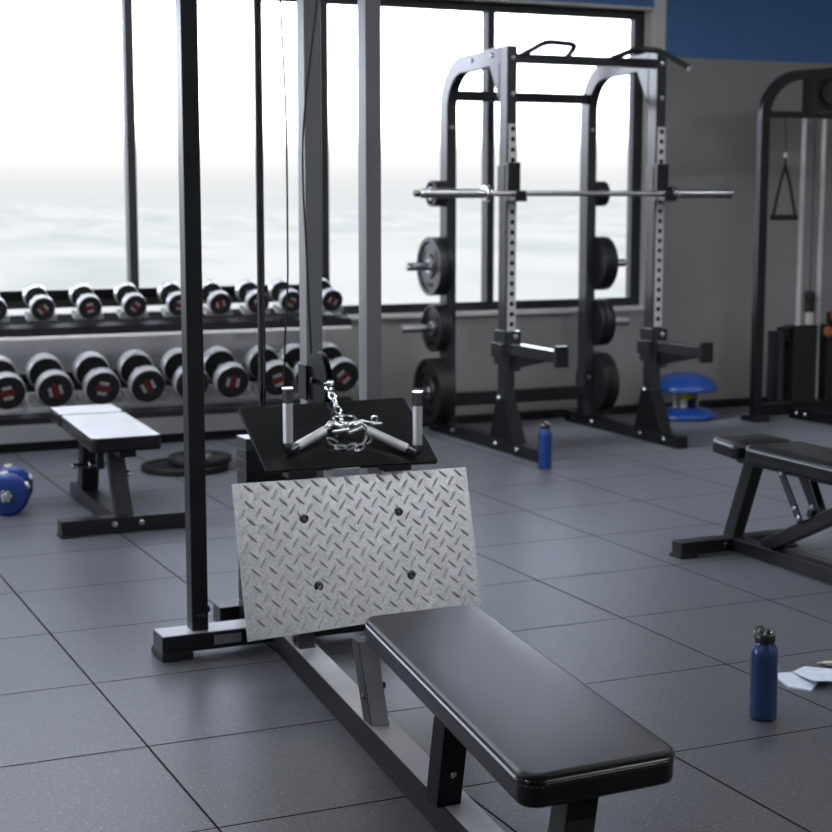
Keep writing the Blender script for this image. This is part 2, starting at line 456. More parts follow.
win_added = bpy.data.objects.new('added_window', None); COL.objects.link(win_added); win_added.location = (XL - .1, 6.2, .675); win_added['kind'] = 'structure'; WL['added_window'] = (XL - .1, 6.2, .675)  # unseen window added in the left wall for side light
bm = B()
box(bm, (XL - .14, LY0, .675), (XL - .08, LY1, .73), bev=.003); box(bm, (XL - .14, LY0, 2.505), (XL - .08, LY1, 2.56), bev=.003)
box(bm, (XL - .14, LY0, .73), (XL - .08, LY0 + .05, 2.505), bev=.003); box(bm, (XL - .14, LY1 - .05, .73), (XL - .08, LY1, 2.505), bev=.003)
obj('window_frame', bm, M['frame'], win_added, 30)
for k in range(3):
    y0 = LY0 + .05 + k * (LY1 - LY0 - .10) / 3; y1 = LY0 + .05 + (k + 1) * (LY1 - LY0 - .10) / 3
    if k < 2: bm = B(); box(bm, (XL - .14, y1 - .025, .73), (XL - .08, y1 + .025, 2.505), bev=.003); obj('mullion', bm, M['frame'], win_added, 30)
    bm = B(); box(bm, (XL - .113, y0 + (.025 if k else 0), .73), (XL - .107, y1 - (.025 if k < 2 else 0), 2.505)); obj('window_pane', bm, M['glass'], win_added, 0)

# the land outside, haze put into its pale colour, far below the window
bm = B()
NA, NR = 120, 60
gv = {}
for j in range(NR + 1):
    r = 16 + (j / NR) ** 3 * 5200
    for i in range(NA):
        a = 2 * PI * i / NA
        x, y = 2 + r * math.cos(a), 3 + r * math.sin(a)
        h = 6 * math.sin(x * .013 + 1.3) * math.sin(y * .009) + 18 * math.sin(x * .0021 + .7) * math.sin(y * .0017 + .5)
        far = max(0, (r - 1500) / 3700)
        h += far * (26 + 20 * math.sin(x * .0016 + 2) + 10 * math.sin(x * .0047))
        gv[i, j] = bm.verts.new((x, y, -38 + h * min(1, r / 400)))
for j in range(NR):
    for i in range(NA): bm.faces.new([gv[i, j], gv[(i + 1) % NA, j], gv[(i + 1) % NA, j + 1], gv[i, j + 1]])
o = obj('countryside', bm, M['land'], None, 60); o['kind'] = 'structure'

# ceiling panels added out of frame to light the room and its walls
proto = None
spots = [(.9, 7.3), (2.3, 7.3), (-.6, 7.3), (.2, 7.9), (1.6, 7.9), (5.9, -1.9), (4.2, .4), (6.8, .4), (-1.2, 2.6), (1.6, 2.9), (4.4, 2.9), (6.9, 2.9), (4.7, 6.1), (7.2, 5.6), (0.2, 5.6)]
for i, (x, y) in enumerate(spots):
    if proto is None:
        proto = thing('added_ceiling_light', 'added unseen LED ceiling panel lighting the gym floor', 'added ceiling light', (x, y, CZ), 'added ceiling panels')
        bm = B()
        for a in ((-.62, -.17, .62, -.14), (-.62, .14, .62, .17), (-.62, -.14, -.59, .14), (.59, -.14, .62, .14)):
            box(bm, (x + a[0], y + a[1], CZ - .03), (x + a[2], y + a[3], CZ))
        obj('light_frame', bm, M['white'], proto, 0)
        bm = B(); box(bm, (x - .59, y - .14, CZ - .022), (x + .59, y + .14, CZ - .002)); obj('diffuser', bm, M['fillpanel'], proto, 0)
    else:
        copy_thing(proto, (x, y, CZ))

# ------------------------------------------------------------------ cable row machine (the subject)
mach = thing('cable_row_machine', 'black cable row machine with diamond tread foot plate, slanted tray and long bench seat', 'exercise machine', (1.85, 4.72, 0))
# front foot
bm = B(); box(bm, (1.272, 4.665, .022), (2.22, 4.775, .076), bev=.004); foot = obj('foot_bar', bm, M['black'], mach)
bm = B(); box(bm, (1.276, 4.669, .0755), (2.216, 4.771, .0775)); p = obj('sheen_strip', bm, M['sheengrey'], foot, 0); p['label'] = 'pale grey strip painting in reflection'  # pale strip paints the window's reflection onto the black foot
for x in (1.268, 2.13):
    bm = B(); box(bm, (x, 4.658, 0), (x + .10, 4.782, .024), bev=.004); obj('rubber_foot', bm, M['rubber'], foot)
bm = B(); box(bm, (1.435, 4.6635, .036), (1.523, 4.666, .066), bev=.0006); p = obj('name_plate', bm, M['steel'], foot); p['label'] = 'small silver plate'
# uprights
def post(x0, x1, y0, y1, z0=.076, m='black'):
    bm = B(); box(bm, (x0, y0, z0), (x1, y1, 2.26), bev=.0035); return obj('upright', bm, M[m], mach)
u1 = post(1.375, 1.4275, 4.695, 4.752)
u2 = post(1.872, 1.929, 5.00, 5.068, .06, 'postgrey')
u3 = post(2.087, 2.142, 5.00, 5.072, .06, 'postgrey')
for (x, y, z) in ((1.395, 4.695, .125), (1.41, 4.695, .125)):
    bm = B(); lathe(bm, [(.006, 0), (.006, .003), (.003, .005), (0, .005)], (x, y, z), (0, -1, 0), 12); obj('bolt', bm, M['darkchrome'], u1)
bm = B(); cyl(bm, (1.4275, 4.725, .135), (1.441, 4.725, .135), .011, n=16, bev=.003); obj('bolt', bm, M['black'], u1)
bm = B()
box(bm, (1.36, 4.69, 2.26), (2.16, 4.757, 2.33), bev=.004); box(bm, (1.36, 4.757, 2.26), (1.44, 5.08, 2.33), bev=.004); box(bm, (1.36, 5.0, 2.26), (2.16, 5.075, 2.33), bev=.004)
obj('top_frame', bm, M['black'], mach)
bm = B(); box(bm, (1.56, 5.0, 0), (2.28, 5.08, .06), bev=.004); obj('rear_foot_bar', bm, M['black'], mach)
# long base beam, turned a little
def beam_x(y): return 1.632 + (y - 4.36) * .1025
bm = B()
poly_bar(bm, [(beam_x(2.25) - .038, 2.25, 0), (beam_x(2.25) + .038, 2.25, 0), (beam_x(5.0) + .038, 5.0, 0), (beam_x(5.0) - .038, 5.0, 0)],
         [(beam_x(2.25) - .038, 2.25, .075), (beam_x(2.25) + .038, 2.25, .075), (beam_x(5.0) + .038, 5.0, .075), (beam_x(5.0) - .038, 5.0, .075)])
bmesh.ops.bevel(bm, geom=list(bm.edges), offset=.004, segments=2, profile=.5, affect='EDGES')
beam = obj('base_beam', bm, M['mattblack'], mach)
bm = B()
q_ = [(beam_x(y) + k * .035, y) for y, k in ((2.26, -1), (2.26, 1), (4.99, 1), (4.99, -1))]
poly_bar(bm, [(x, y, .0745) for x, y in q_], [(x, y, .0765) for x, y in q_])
p = obj('sheen_strip', bm, M['sheengrey'], beam, 0); p['label'] = 'pale grey strip painting in reflection on the beam'  # beam's reflected light painted as a pale strip
# short post that carries the foot plate
bm = B(); poly_bar(bm, [(1.607, 4.372, .075), (1.657, 4.372, .075), (1.657, 4.43, .075), (1.607, 4.43, .075)],
                   [(1.603, 4.452, .40), (1.655, 4.452, .40), (1.655, 4.51, .40), (1.603, 4.51, .40)])
bmesh.ops.bevel(bm, geom=list(bm.edges), offset=.003, segments=2, profile=.5, affect='EDGES')
sp_ = obj('plate_post', bm, M['grey'], mach)
bm = B(); cyl(bm, (1.607, 4.41, .100), (1.598, 4.41, .100), .009, n=14, bev=.002); obj('bolt', bm, M['darkchrome'], sp_)

# diamond tread foot plate
cBL, cBR = Vector((1.440, 4.351, .124)), Vector((2.218, 4.392, .139))
cTL, cTR = Vector((1.440, 4.478, .567)), Vector((2.222, 4.516, .558))
def plate_pt(u, v, h=0.):
    p = (cBL * (1 - u) + cBR * u) * (1 - v) + (cTL * (1 - u) + cTR * u) * v
    return p + PN * h
PN = ((cBR - cBL).cross(cTL - cBL)).normalized()
if PN.y > 0: PN = -PN
bm = B()
poly_bar(bm, [plate_pt(0, 0), plate_pt(1, 0), plate_pt(1, 1), plate_pt(0, 1)], [plate_pt(0, 0, -.007), plate_pt(1, 0, -.007), plate_pt(1, 1, -.007), plate_pt(0, 1, -.007)])
bmesh.ops.bevel(bm, geom=list(bm.edges), offset=.0015, segments=2, profile=.5, affect='EDGES')
PW, PH = .785, .462
def lozenge(bm, cx, cy, ang, L_=.0390, W_=.0050, H_=.0066):
    ca, sa = math.cos(ang), math.sin(ang); rows = []
    st = [-1, -.86, -.55, -.2, .2, .55, .86, 1]
    for t in st:
        w = W_ * max(0., 1 - t * t) ** .65; h = H_ * max(0., 1 - t * t) ** .6
        row = []
        for s, k in ((-1, 0), (-.62, .72), (0, 1), (.62, .72), (1, 0)):
            a, b = t * L_ / 2, s * w
            x, y = cx + a * ca - b * sa, cy + a * sa + b * ca
            row.append((x, y, h * k - (.0003 if k == 0 else 0)))
        rows.append(row)
    for r in rows:
        for (x, y, h) in r:
            if not (0.001 < x < PW - .001 and .001 < y < PH - .001): return
    vr = [[bm.verts.new(plate_pt(x / PW, y / PH, h)) for x, y, h in r] for r in rows]
    for a, b in zip(vr, vr[1:]):
        for i in range(4): bm.faces.new([a[i], a[i + 1], b[i + 1], b[i]])
cu, cv = .0543, .0497
for j in range(-1, 10):
    for i in range(-1, 15):
        lozenge(bm, .020 + i * cu, .024 + j * cv, R(53))
        lozenge(bm, .020 + (i + .5) * cu, .024 + (j + .5) * cv, R(-44))
bmesh.ops.remove_doubles(bm, verts=bm.verts, dist=1e-6)
plate = obj('foot_plate', bm, M['tread'], mach, 50); plate['label'] = 'silver diamond tread plate'
for (x, z) in ((1.654, .447), (1.968, .442), (1.678, .251), (1.988, .248)):
    v = (z - .125) / .435; u = (x - 1.44) / .78
    p = plate_pt(u, v, .0)
    bm = B(); lathe(bm, [(.0145, 0), (.0145, .0025), (.011, .003), (.010, .0075), (.006, .0085), (.006, .004), (0, .004)], p, PN, 18)
    obj('bolt', bm, M['darkchrome'], plate)

# slanted black tray
tFL, tFR = Vector((1.545, 4.490, .6045)), Vector((2.092, 4.535, .6015)); 
tFL, tFR = Vector((1.5475, 4.476, .5988)), Vector((2.105, 4.470, .5917))
tBL, tBR = Vector((1.545, 4.735, .7560)), Vector((2.098, 4.715, .7637))
tn = (tFR - tFL).cross(tBL - tFL).normalized()
if tn.z < 0: tn = -tn
bm = B()
q = [tFL, tFR, tBR, tBL]
poly_bar(bm, [p - tn * .012 for p in q], q)
vert = [e for e in bm.edges if abs((e.verts[0].co - e.verts[1].co).normalized().dot(tn)) > .95]
bmesh.ops.bevel(bm, geom=vert, offset=.008, segments=3, profile=.5, affect='EDGES')
bmesh.ops.bevel(bm, geom=[e for e in bm.edges], offset=.0022, segments=2, profile=.5, affect='EDGES')
tray = obj('tray_board', bm, M['board'], mach, 40)
def tray_z(x, y):
    return tFL.z - ((x - tFL.x) * tn.x + (y - tFL.y) * tn.y) / tn.z
for x in (1.66, 1.80, 1.97):
    bm = B(); p = Vector((x, 4.492, tray_z(x, 4.492) - .016)); box(bm, (x - .045, 4.475, p.z - .022), (x + .045, 4.53, p.z), bev=.003); obj('tray_clamp', bm, M['black'] if x != 1.80 else M['steel'], tray)
for x in (1.90, 2.114):
    bm = B(); bar(bm, (x, 5.005, .62), (x, 4.60, .615), .04, .035, bev=.003)
    obj('tray_arm', bm, M['black'], mach)
bm = B(); bar(bm, (1.629, 4.51, .36), (1.86, 5.03, .36), .05, .05); obj('brace_bar', bm, M['black'], mach)
bm = B(); box(bm, (1.70, 5.005, .33), (2.14, 5.055, .39), bev=.003); obj('cross_bar', bm, M['black'], mach)

# weight stack and guide rods
for i in range(15):
    z = .085 + i * .0365
    bm = B(); box(bm, (1.624, 4.90, z), (1.855, 4.998, z + .0352), bev=.002)
    w = obj('stack_plate', bm, M['iron'] if i < 14 else M['irong'], mach)
for x in (1.692, 1.7045):
    bm = B(); cyl(bm, (x, 4.948, .06), (x, 4.948, 2.28), .0068, n=14); obj('guide_rod', bm, M['darkchrome'], mach)
bm = B(); box(bm, (1.624, 4.90, .0), (1.855, 5.0, .082), bev=.003); obj('stack_base', bm, M['black'], mach)
# cables
bm = B(); tube(bm, smooth_path([(1.775, 4.95, 2.28), (1.776, 4.95, 2.016), (1.790, 4.95, 1.659), (1.791, 4.95, 1.263), (1.789, 4.95, 1.108), (1.777, 4.95, .898), (1.773, 4.95, .72), (1.77, 4.95, .632)]), .0032, 8); obj('cable', bm, M['rubber'], mach)
bm = B(); tube(bm, smooth_path([(1.915, 4.90, 2.29), (1.880, 4.90, 2.016), (1.834, 4.90, 1.658), (1.827, 4.90, 1.454), (1.835, 4.90, 1.263), (1.844, 4.90, 1.039), (1.852, 4.91, .954), (1.866, 4.94, .87)]), .0034, 8); obj('cable', bm, M['rubber'], mach)
# front pulley
px_, py_, pz_ = 1.866, 4.872, .812
bm = B(); lathe(bm, [(.012, -.012), (.078, -.012), (.092, -.011), (.094, -.008), (.080, -.002), (.080, .002), (.094, .008), (.092, .011), (.078, .012), (.012, .012)], (px_, py_, pz_), (1, 0, 0), 40)
pul = obj('pulley', bm, M['hole'], mach)
bm = B(); cyl(bm, (px_ - .03, py_, pz_), (px_ + .018, py_, pz_), .010, n=16, bev=.002); obj('axle', bm, M['darkchrome'], pul)
bm = B(); box(bm, (px_ - .026, 4.925, pz_ - .070), (px_ - .018, 5.0, pz_ + .045), bev=.003); box(bm, (px_ + .016, 4.86, pz_ - .022), (px_ + .024, 5.0, pz_ + .022), bev=.003)
obj('pulley_bracket', bm, M['mattblack'], mach)

# seat pad and legs
pc = [(1.338, 2.476), (1.677, 2.489), (1.822, 3.652), (1.510, 3.647)]
bm = B(); poly = pad_mesh(bm, pc, .295, .362, .038, .010, .003); seat = obj('seat_pad', bm, M['leather'], mach, 60)
bm = B()
pp = offset_in(poly, -.0012)
tube(bm, [(x, y, .3475) for x, y in pp], .0022, 6, True); tube(bm, [(x, y, .3425) for x, y in offset_in(poly, -.0004)], .0010, 6, True)
obj('seam_piping', bm, M['leather2'], seat)
bm = B()
for i in range(len(poly)):
    a, b = Vector(offset_in(poly, -.0012)[i]), Vector(offset_in(poly, -.0012)[(i + 1) % len(poly)])
    L_ = (b - a).length; k = max(1, int(L_ / .0075)) if L_ > .03 else 1
    for t in range(k):
        p = a.lerp(b, (t + .2) / k); q_ = a.lerp(b, (t + .75) / k)
        if (q_ - p).length > .001: bar(bm, (p.x, p.y, .3375), (q_.x, q_.y, .3375), .0016, .0016, bev=0)
obj('stitching', bm, M['thread'], seat, 0)
bm = B(); box(bm, (1.47, 2.56, .283), (1.60, 3.58, .295), Matrix.Rotation(R(-7.5), 3, 'Z'), (1.55, 3.05, .29), bev=.003); obj('seat_support', bm, M['black'], mach)
def leg(base, top, w, d, m=M['black'], zt=.29):
    b, t = Vector(base), Vector(top); bm = B()
    poly_bar(bm, [(b.x - w / 2, b.y - d / 2, b.z), (b.x + w / 2, b.y - d / 2, b.z), (b.x + w / 2, b.y + d / 2, b.z), (b.x - w / 2, b.y + d / 2, b.z)],
             [(t.x - w / 2, t.y - d / 2, t.z), (t.x + w / 2, t.y - d / 2, t.z), (t.x + w / 2, t.y + d / 2, t.z), (t.x - w / 2, t.y + d / 2, t.z)])
    bmesh.ops.bevel(bm, geom=list(bm.edges), offset=.003, segments=2, profile=.5, affect='EDGES')
    return obj('seat_leg', bm, m, mach)
l1 = leg((1.553, 3.668, .074), (1.522, 3.676, .296), .050, .052, M['grey'])
l2 = leg((1.474, 3.105, .074), (1.466, 3.045, .285), .060, .060, M['mattblack'])
l3 = leg((1.40, 2.46, .074), (1.512, 2.585, .285), .068, .060, M['mattblack'])
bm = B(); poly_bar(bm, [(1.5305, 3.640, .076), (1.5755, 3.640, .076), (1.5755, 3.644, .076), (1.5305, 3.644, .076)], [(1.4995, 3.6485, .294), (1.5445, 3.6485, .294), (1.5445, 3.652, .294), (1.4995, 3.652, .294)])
p = obj('leg_sheen_strip', bm, M['sheengrey'], l1, 0); p['label'] = 'pale grey strip painting in reflected light'  # pale strip paints a reflection on the leg front
for (x, y, z, s) in ((1.524, 3.668, .15, -1), (1.567, 3.668, .17, 1)):
    bm = B(); cyl(bm, (x, y, z), (x + s * .010, y, z), .009, n=14, bev=.002); obj('bolt', bm, M['darkchrome'], l1)
for (x, z) in ((1.475, .155),):
    bm = B(); lathe(bm, [(.010, 0), (.010, .006), (.006, .010), (0, .010)], (x, 3.060, z), (0, -1, 0), 12); obj('bolt', bm, M['chrome'], l2)

# ------------------------------------------------------------------ handle attachment lying on the tray
hdl = thing('row_handle', 'chrome double-grip row handle with swivel and chain resting on the black slanted tray', 'cable handle', (1.83, 4.55, .66))
gl = Vector((1.632, 4.524, tray_z(1.632, 4.524) + .017)); gr = Vector((2.040, 4.485, tray_z(2.040, 4.485) + .017))
hub = Vector((1.838, 4.590, tray_z(1.838, 4.590) + .034))
def grip(base, side):
    top = base + Vector((0, 0.0, .190)); ins = hub + Vector((side * .035, 0, .004))
    el = base
    d = (ins - el).normalized()
    bm = B(); tube(bm, smooth_path([el + Vector((0, 0, .03)), el + Vector((0, 0, .012)), el + d * .006 + Vector((0, 0, .001)), el + d * .022, el + d * .04], 4), .0125, 14); o = obj('elbow', bm, M['darkchrome'], hdl)
    bm = B(); cyl(bm, el + Vector((0, 0, .026)), el + Vector((0, 0, .146)), .0150, n=24, bev=.0015); o = obj('grip', bm, M['knurl'], hdl); o['label'] = 'knurled silver grip'
    bm = B(); cyl(bm, el + Vector((0, 0, .146)), top, .0160, n=24, bev=.003); obj('end_cap', bm, M['darkchrome'], o)
    bm = B(); cyl(bm, top - Vector((0, 0, .004)), top + Vector((0, 0, .002)), .0172, n=24, bev=.001); obj('cap_rim', bm, M['chrome'], o)
    e2 = el + d * .036; i2 = el.lerp(ins, .80)
    bm = B(); cyl(bm, e2, i2, .0145, n=24, bev=.0015); obj('cross_grip', bm, M['knurl'], hdl)
    bm = B(); tube(bm, smooth_path([i2 - d * .01, i2 + d * .012 + Vector((0, 0, .004)), ins.lerp(i2, .3) + Vector((0, 0, .010)), ins + Vector((0, 0, .004)), hub + Vector((side * .012, 0, .0))], 4), .0105, 12); obj('arm', bm, M['chrome'], hdl)
grip(gl, -1); grip(gr, 1)
bm = B(); lathe(bm, [(0, -.02), (.010, -.019), (.016, -.012), (.017, 0), (.015, .010), (.009, .016), (0, .017)], hub, (.25, -.1, 1), 20); obj('swivel', bm, M['chrome'], hdl)
bm = B()
cyl(bm, hub + Vector((-.045, -.02, -.012)), hub + Vector((.006, -.03, -.006)), .0062, n=14, bev=.001)
cyl(bm, hub + Vector((.0, -.03, -.016)), hub + Vector((.05, -.022, -.002)), .0085, n=14, bev=.002)
cyl(bm, hub + Vector((.02, -.028, .006)), hub + Vector((.045, -.02, .012)), .0055, n=14, bev=.001)
obj('swivel_pin', bm, M['chrome'], hdl)
bm = B(); tube(bm, smooth_path([hub + Vector(v) for v in ((-.03, .01, .028), (.01, .012, .032), (.035, .008, .028), (.042, .0, .014), (.02, -.004, .012), (-.02, 0, .014))], 5, True), .0042, 8, True); obj('carabiner', bm, M['chrome'], hdl)
bm = B()
cyl(bm, hub + Vector((.055, .005, .014)), hub + Vector((.115, .02, .000)), .0045, n=12)
torus(bm, hub + Vector((.112, .025, .012)), (0, 1, .3), .011, .0036, 18)
cyl(bm, hub + Vector((.10, .016, .0)), hub + Vector((.135, .02, -.002)), .0058, n=12, bev=.001)
obj('spring_clip', bm, M['chrome'], hdl)
chain = [Vector(v) for v in ((1.866, 4.785, .797), (1.860, 4.755, .788), (1.855, 4.722, .777), (1.850, 4.690, .762), (1.846, 4.656, .742), (1.842, 4.624, .722))]
for i, c in enumerate(chain):
    d = (chain[min(i + 1, len(chain) - 1)] - chain[max(i - 1, 0)]).normalized()
    ax = Vector((1, 0, 0)) if i % 2 else d.cross(Vector((1, 0, 0)))
    bm = B(); torus(bm, c, ax, .0105, .0040, 18, 8, (d, 1.9)); obj('chain_link', bm, M['chrome'], hdl)
bm = B(); lathe(bm, [(0, -.014), (.012, -.010), (.014, 0), (.012, .010), (0, .014)], (1.868, 4.786, .812), (.2, -.5, .3), 16); obj('cable_ball', bm, M['chrome'], hdl)

# loose end of the chain lying on the board in front of the hub
loose = [hub + Vector(v) for v in ((-.050, -.030, -.018), (-.028, -.046, -.030), (.000, -.055, -.037), (.030, -.052, -.036), (.052, -.040, -.028), (.072, -.020, -.014))]
for i, c in enumerate(loose):
    d = (loose[min(i + 1, 5)] - loose[max(i - 1, 0)]).normalized()
    c.z = tray_z(c.x, c.y) + (.0045 if i % 2 else .0115)
    bm = B(); torus(bm, c, tn if i % 2 else d.cross(tn), .0100, .0042, 18, 8, (d, 1.8)); obj('chain_link', bm, M['chrome'], hdl)

# ------------------------------------------------------------------ power rack
RX = (4.128, 5.072)
rack = thing('power_rack', 'tall black and grey power rack standing before the window', 'power rack', (4.59, 8.2, 0))
for k, x in enumerate(RX):
    yf = 7.47 if k == 0 else 7.56
    bm = B(); box(bm, (x - .034, yf, 0), (x + .034, 8.84, .07), bev=.004); ft = obj('base_foot', bm, M['black'], rack)
    for y in (7.70, 7.95, 8.50, 8.72):
        bm = B(); lathe(bm, [(.016, 0), (.016, .006), (.009, .011), (0, .011)], (x - .034, y, .04), (-1, 0, 0), 12); obj('bolt', bm, M['chrome'], ft)
    bm = B(); box(bm, (x - .031, 7.85, .07), (x + .031, 7.94, 2.205), bev=.004); up = obj('upright', bm, M['rackpaint'], rack)
    # welded foot gusset
    bm = B()
    poly_bar(bm, [(x - .037, 7.72, .07), (x - .037, 8.02, .07), (x - .037, 7.945, .30), (x - .037, 7.845, .30)], [(x + .037, 7.72, .07), (x + .037, 8.02, .07), (x + .037, 7.945, .30), (x + .037, 7.845, .30)])
    bmesh.ops.bevel(bm, geom=list(bm.edges), offset=.003, segments=1, affect='EDGES')
    obj('foot_gusset', bm, M['mattblack'], up)
    bm = B(); lathe(bm, [(.018, 0), (.018, .006), (.010, .012), (0, .012)], (x - .031, 7.92, .30), (-1, 0, 0), 12); obj('bolt', bm, M['chrome'], up)
    # numbered strip with adjustment holes
    bm = B(); box(bm, (x - .020, 7.8485, .665), (x + .031, 7.8515, 1.79)); n0 = len(bm.faces)
    for i in range(20):
        z = .71 + i * .0555
        cyl(bm, (x + .006, 7.8465, z), (x + .006, 7.8490, z), .0135, n=14)
    bm.faces.ensure_lookup_table()
    for f in bm.faces[n0:]: f.material_index = 1
    st = obj('hole_strip', bm, [M['stripgrey'], M['hole']], up, 0); st['label'] = 'pale strip with adjustment holes'
    for z in (2.14, 1.95):
        bm = B(); lathe(bm, [(.013, 0), (.013, .005), (.007, .009), (0, .009)], (x + .005, 7.85, z), (0, -1, 0), 12); obj('bolt', bm, M['steel'], up)
    # rear post curving forward into the top beam
    pts = [(x, 8.645, .07), (x, 8.645, 1.0), (x, 8.645, 1.90)]
    for i in range(1, 10):
        t = i / 9 * PI / 2; pts.append((x, 8.645 - .24 * (1 - math.cos(t)), 1.90 + .245 * math.sin(t)))
    pts += [(x, 8.20, 2.150), (x, 7.94, 2.160)]
    bm = B(); tube(bm, pts, 0, sq=(.090, .062), up=(1, 0, 0)); rp = obj('rear_post', bm, M['rackpaint'], rack, 40)
    for z in (1.99, 1.80, .30):
        bm = B(); lathe(bm, [(.013, 0), (.013, .005), (.007, .009), (0, .009)], (x, 8.60, z), (0, -1, 0), 12); obj('bolt', bm, M['steel'], rp)
    for (y, z) in ((8.28, 2.155), (8.03, 2.165)):
        bm = B(); lathe(bm, [(.013, 0), (.013, .005), (.007, .009), (0, .009)], (x - .031, y, z), (-1, 0, 0), 12); obj('bolt', bm, M['chrome'], rp)
    bm = B(); poly_bar(bm, [(x - .034, 7.94, 2.12), (x - .034, 8.06, 2.12), (x - .034, 7.94, 1.92)], [(x - .027, 7.94, 2.12), (x - .027, 8.06, 2.12), (x - .027, 7.94, 1.92)]); obj('corner_gusset', bm, M['rackpaint'], rack, 0)
    # plate storage pegs
    sg = -1 if k == 0 else 1
    for z, L_ in ((1.42, .12), (.997, .27), (.634, .30), (.257, .22)):
        bm = B(); cyl(bm, (x + sg * .031, 8.645, z), (x + sg * L_, 8.645, z), .0245, n=20, bev=.003); pg = obj('storage_peg', bm, M['steel'], rack); pg['label'] = 'steel plate peg'
    # J-hook
    bm = B()
    box(bm, (x - .040, 7.812, 1.375), (x + .036, 7.848, 1.585), bev=.004)
    box(bm, (x - .036, 7.735, 1.376), (x + .036, 7.83, 1.4035), bev=.003)
    box(bm, (x - .030, 7.735, 1.392), (x + .030, 7.752, 1.435), bev=.004)
    jh = obj('bar_hook', bm, M['black'], rack)
    bm = B(); box(bm, (x - .044, 7.85, 1.42), (x - .032, 7.935, 1.57), bev=.003); obj('hook_side_plate', bm, M['rackpaint'], jh)
    # safety spotter arm
    zc = .575 if k == 0 else .555; ye = .045 if k == 0 else .115
    bm = B()
    box(bm, (x - .046, 7.825, zc - .09), (x - .032, 7.955, zc + .10), bev=.003); box(bm, (x - .060, 7.835, zc - .05), (x - .046, 7.965, zc + .03), bev=.003)
    box(bm, (x - .036, 7.80, zc - .12), (x + .040, 7.848, zc + .10), bev=.004); box(bm, (x + .032, 7.825, zc - .09), (x + .046, 7.955, zc + .10), bev=.003)
    sa = obj('spotter_arm', bm, M['rackpaint'], rack)
    bm = B(); box(bm, (x - .030, 7.255 + ye, zc - .028), (x + .030, 7.805, zc + .034), bev=.004); obj('arm_tube', bm, M['rackpaint'], sa)
    bm = B(); poly_bar(bm, [(x - .012, 7.80, zc - .03), (x - .012, 7.42, zc - .03), (x - .012, 7.80, zc - .105)], [(x + .012, 7.80, zc - .03), (x + .012, 7.42, zc - .03), (x + .012, 7.80, zc - .105)]); obj('arm_gusset', bm, M['black'], sa, 0)
    bm = B(); box(bm, (x - .036, 7.222 + ye, zc - .050), (x + .036, 7.258 + ye, zc + .062), bev=.004); obj('end_stop', bm, M['black'], sa)
    bm = B(); lathe(bm, [(.014, 0), (.014, .006), (.006, .01), (0, .01)], (x + .006, 7.80, zc + .07), (0, -1, 0), 12); obj('bolt', bm, M['steel'], sa)
bm = B(); box(bm, (RX[0] + .031, 8.605, 1.955), (RX[1] - .031, 8.665, 2.012), bev=.004); cb = obj('rear_cross_bar', bm, M['black'], rack)
bm = B()                                    # small worn lettering strip on the cross bar, unreadable in the photo
for i in range(9): box(bm, (4.345 + i * .021, 8.6035, 1.979), (4.345 + i * .021 + .015, 8.6052, 1.991))
p = obj('faded_marking', bm, M['irong'], cb, 0)
bm = B(); box(bm, (RX[0] + .031, 8.605, .165), (RX[1] - .031, 8.665, .245), bev=.004); obj('rear_lower_bar', bm, M['black'], rack)
bm = B(); box(bm, (RX[0] + .031, 7.86, 2.115), (RX[1] - .031, 7.92, 2.165), bev=.004); obj('pull_up_bar', bm, M['black'], rack)
bm = B(); tube(bm, smooth_path([(4.185, 7.88, 2.15), (4.24, 7.84, 2.185), (4.295, 7.78, 2.219), (4.38, 7.775, 2.220), (4.455, 7.78, 2.215), (4.478, 7.80, 2.200), (4.476, 7.85, 2.17), (4.47, 7.88, 2.15)], 4), .0155, 12); g = obj('pull_up_grip', bm, M['black'], rack)
bm = B(); cyl(bm, (4.474, 7.868, 2.158), (4.478, 7.815, 2.192), .0165, n=14, bev=.002); p = obj('grip_end', bm, M['steel'], g)
bm = B(); tube(bm, smooth_path([(4.735, 7.88, 2.145), (4.80, 7.85, 2.175), (4.872, 7.80, 2.205), (4.93, 7.77, 2.205), (4.985, 7.74, 2.193), (5.04, 7.67, 2.145), (5.088, 7.60, 2.096)], 4), .0165, 12); g = obj('pull_up_grip', bm, M['black'], rack)
bm = B(); cyl(bm, (5.084, 7.606, 2.100), (5.094, 7.593, 2.088), .0178, n=14, bev=.002); obj('grip_end', bm, M['steel'], g)

# barbell on the hooks
bb = thing('barbell', 'long steel barbell without plates resting on the hooks of the power rack', 'barbell', (4.55, 7.785, 1.419))
by, bz = 7.784, 1.4185
bm = B(); cyl(bm, (3.93, by, bz), (5.15, by, bz), .0145, n=20); obj('shaft', bm, M['steel'], bb)
for a, b_, in ((3.555, 3.945), (5.115, 5.515)):
    bm = B(); cyl(bm, (a, by, bz), (b_, by, bz), .0245, n=24, bev=.003); sl = obj('sleeve', bm, M['steel'], bb)
    xx = 3.945 if a < 4 else 5.115
    bm = B(); lathe(bm, [(.02, -.02), (.040, -.016), (.042, -.006), (.030, 0), (.042, .006), (.040, .016), (.02, .02)], (xx, by, bz), (1, 0, 0), 24); obj('collar', bm, M['chrome'], sl)
bm = B(); cyl(bm, (3.52, by, bz), (3.556, by, bz), .018, n=20, bev=.003); obj('end_cap', bm, M['darkchrome'], bb)

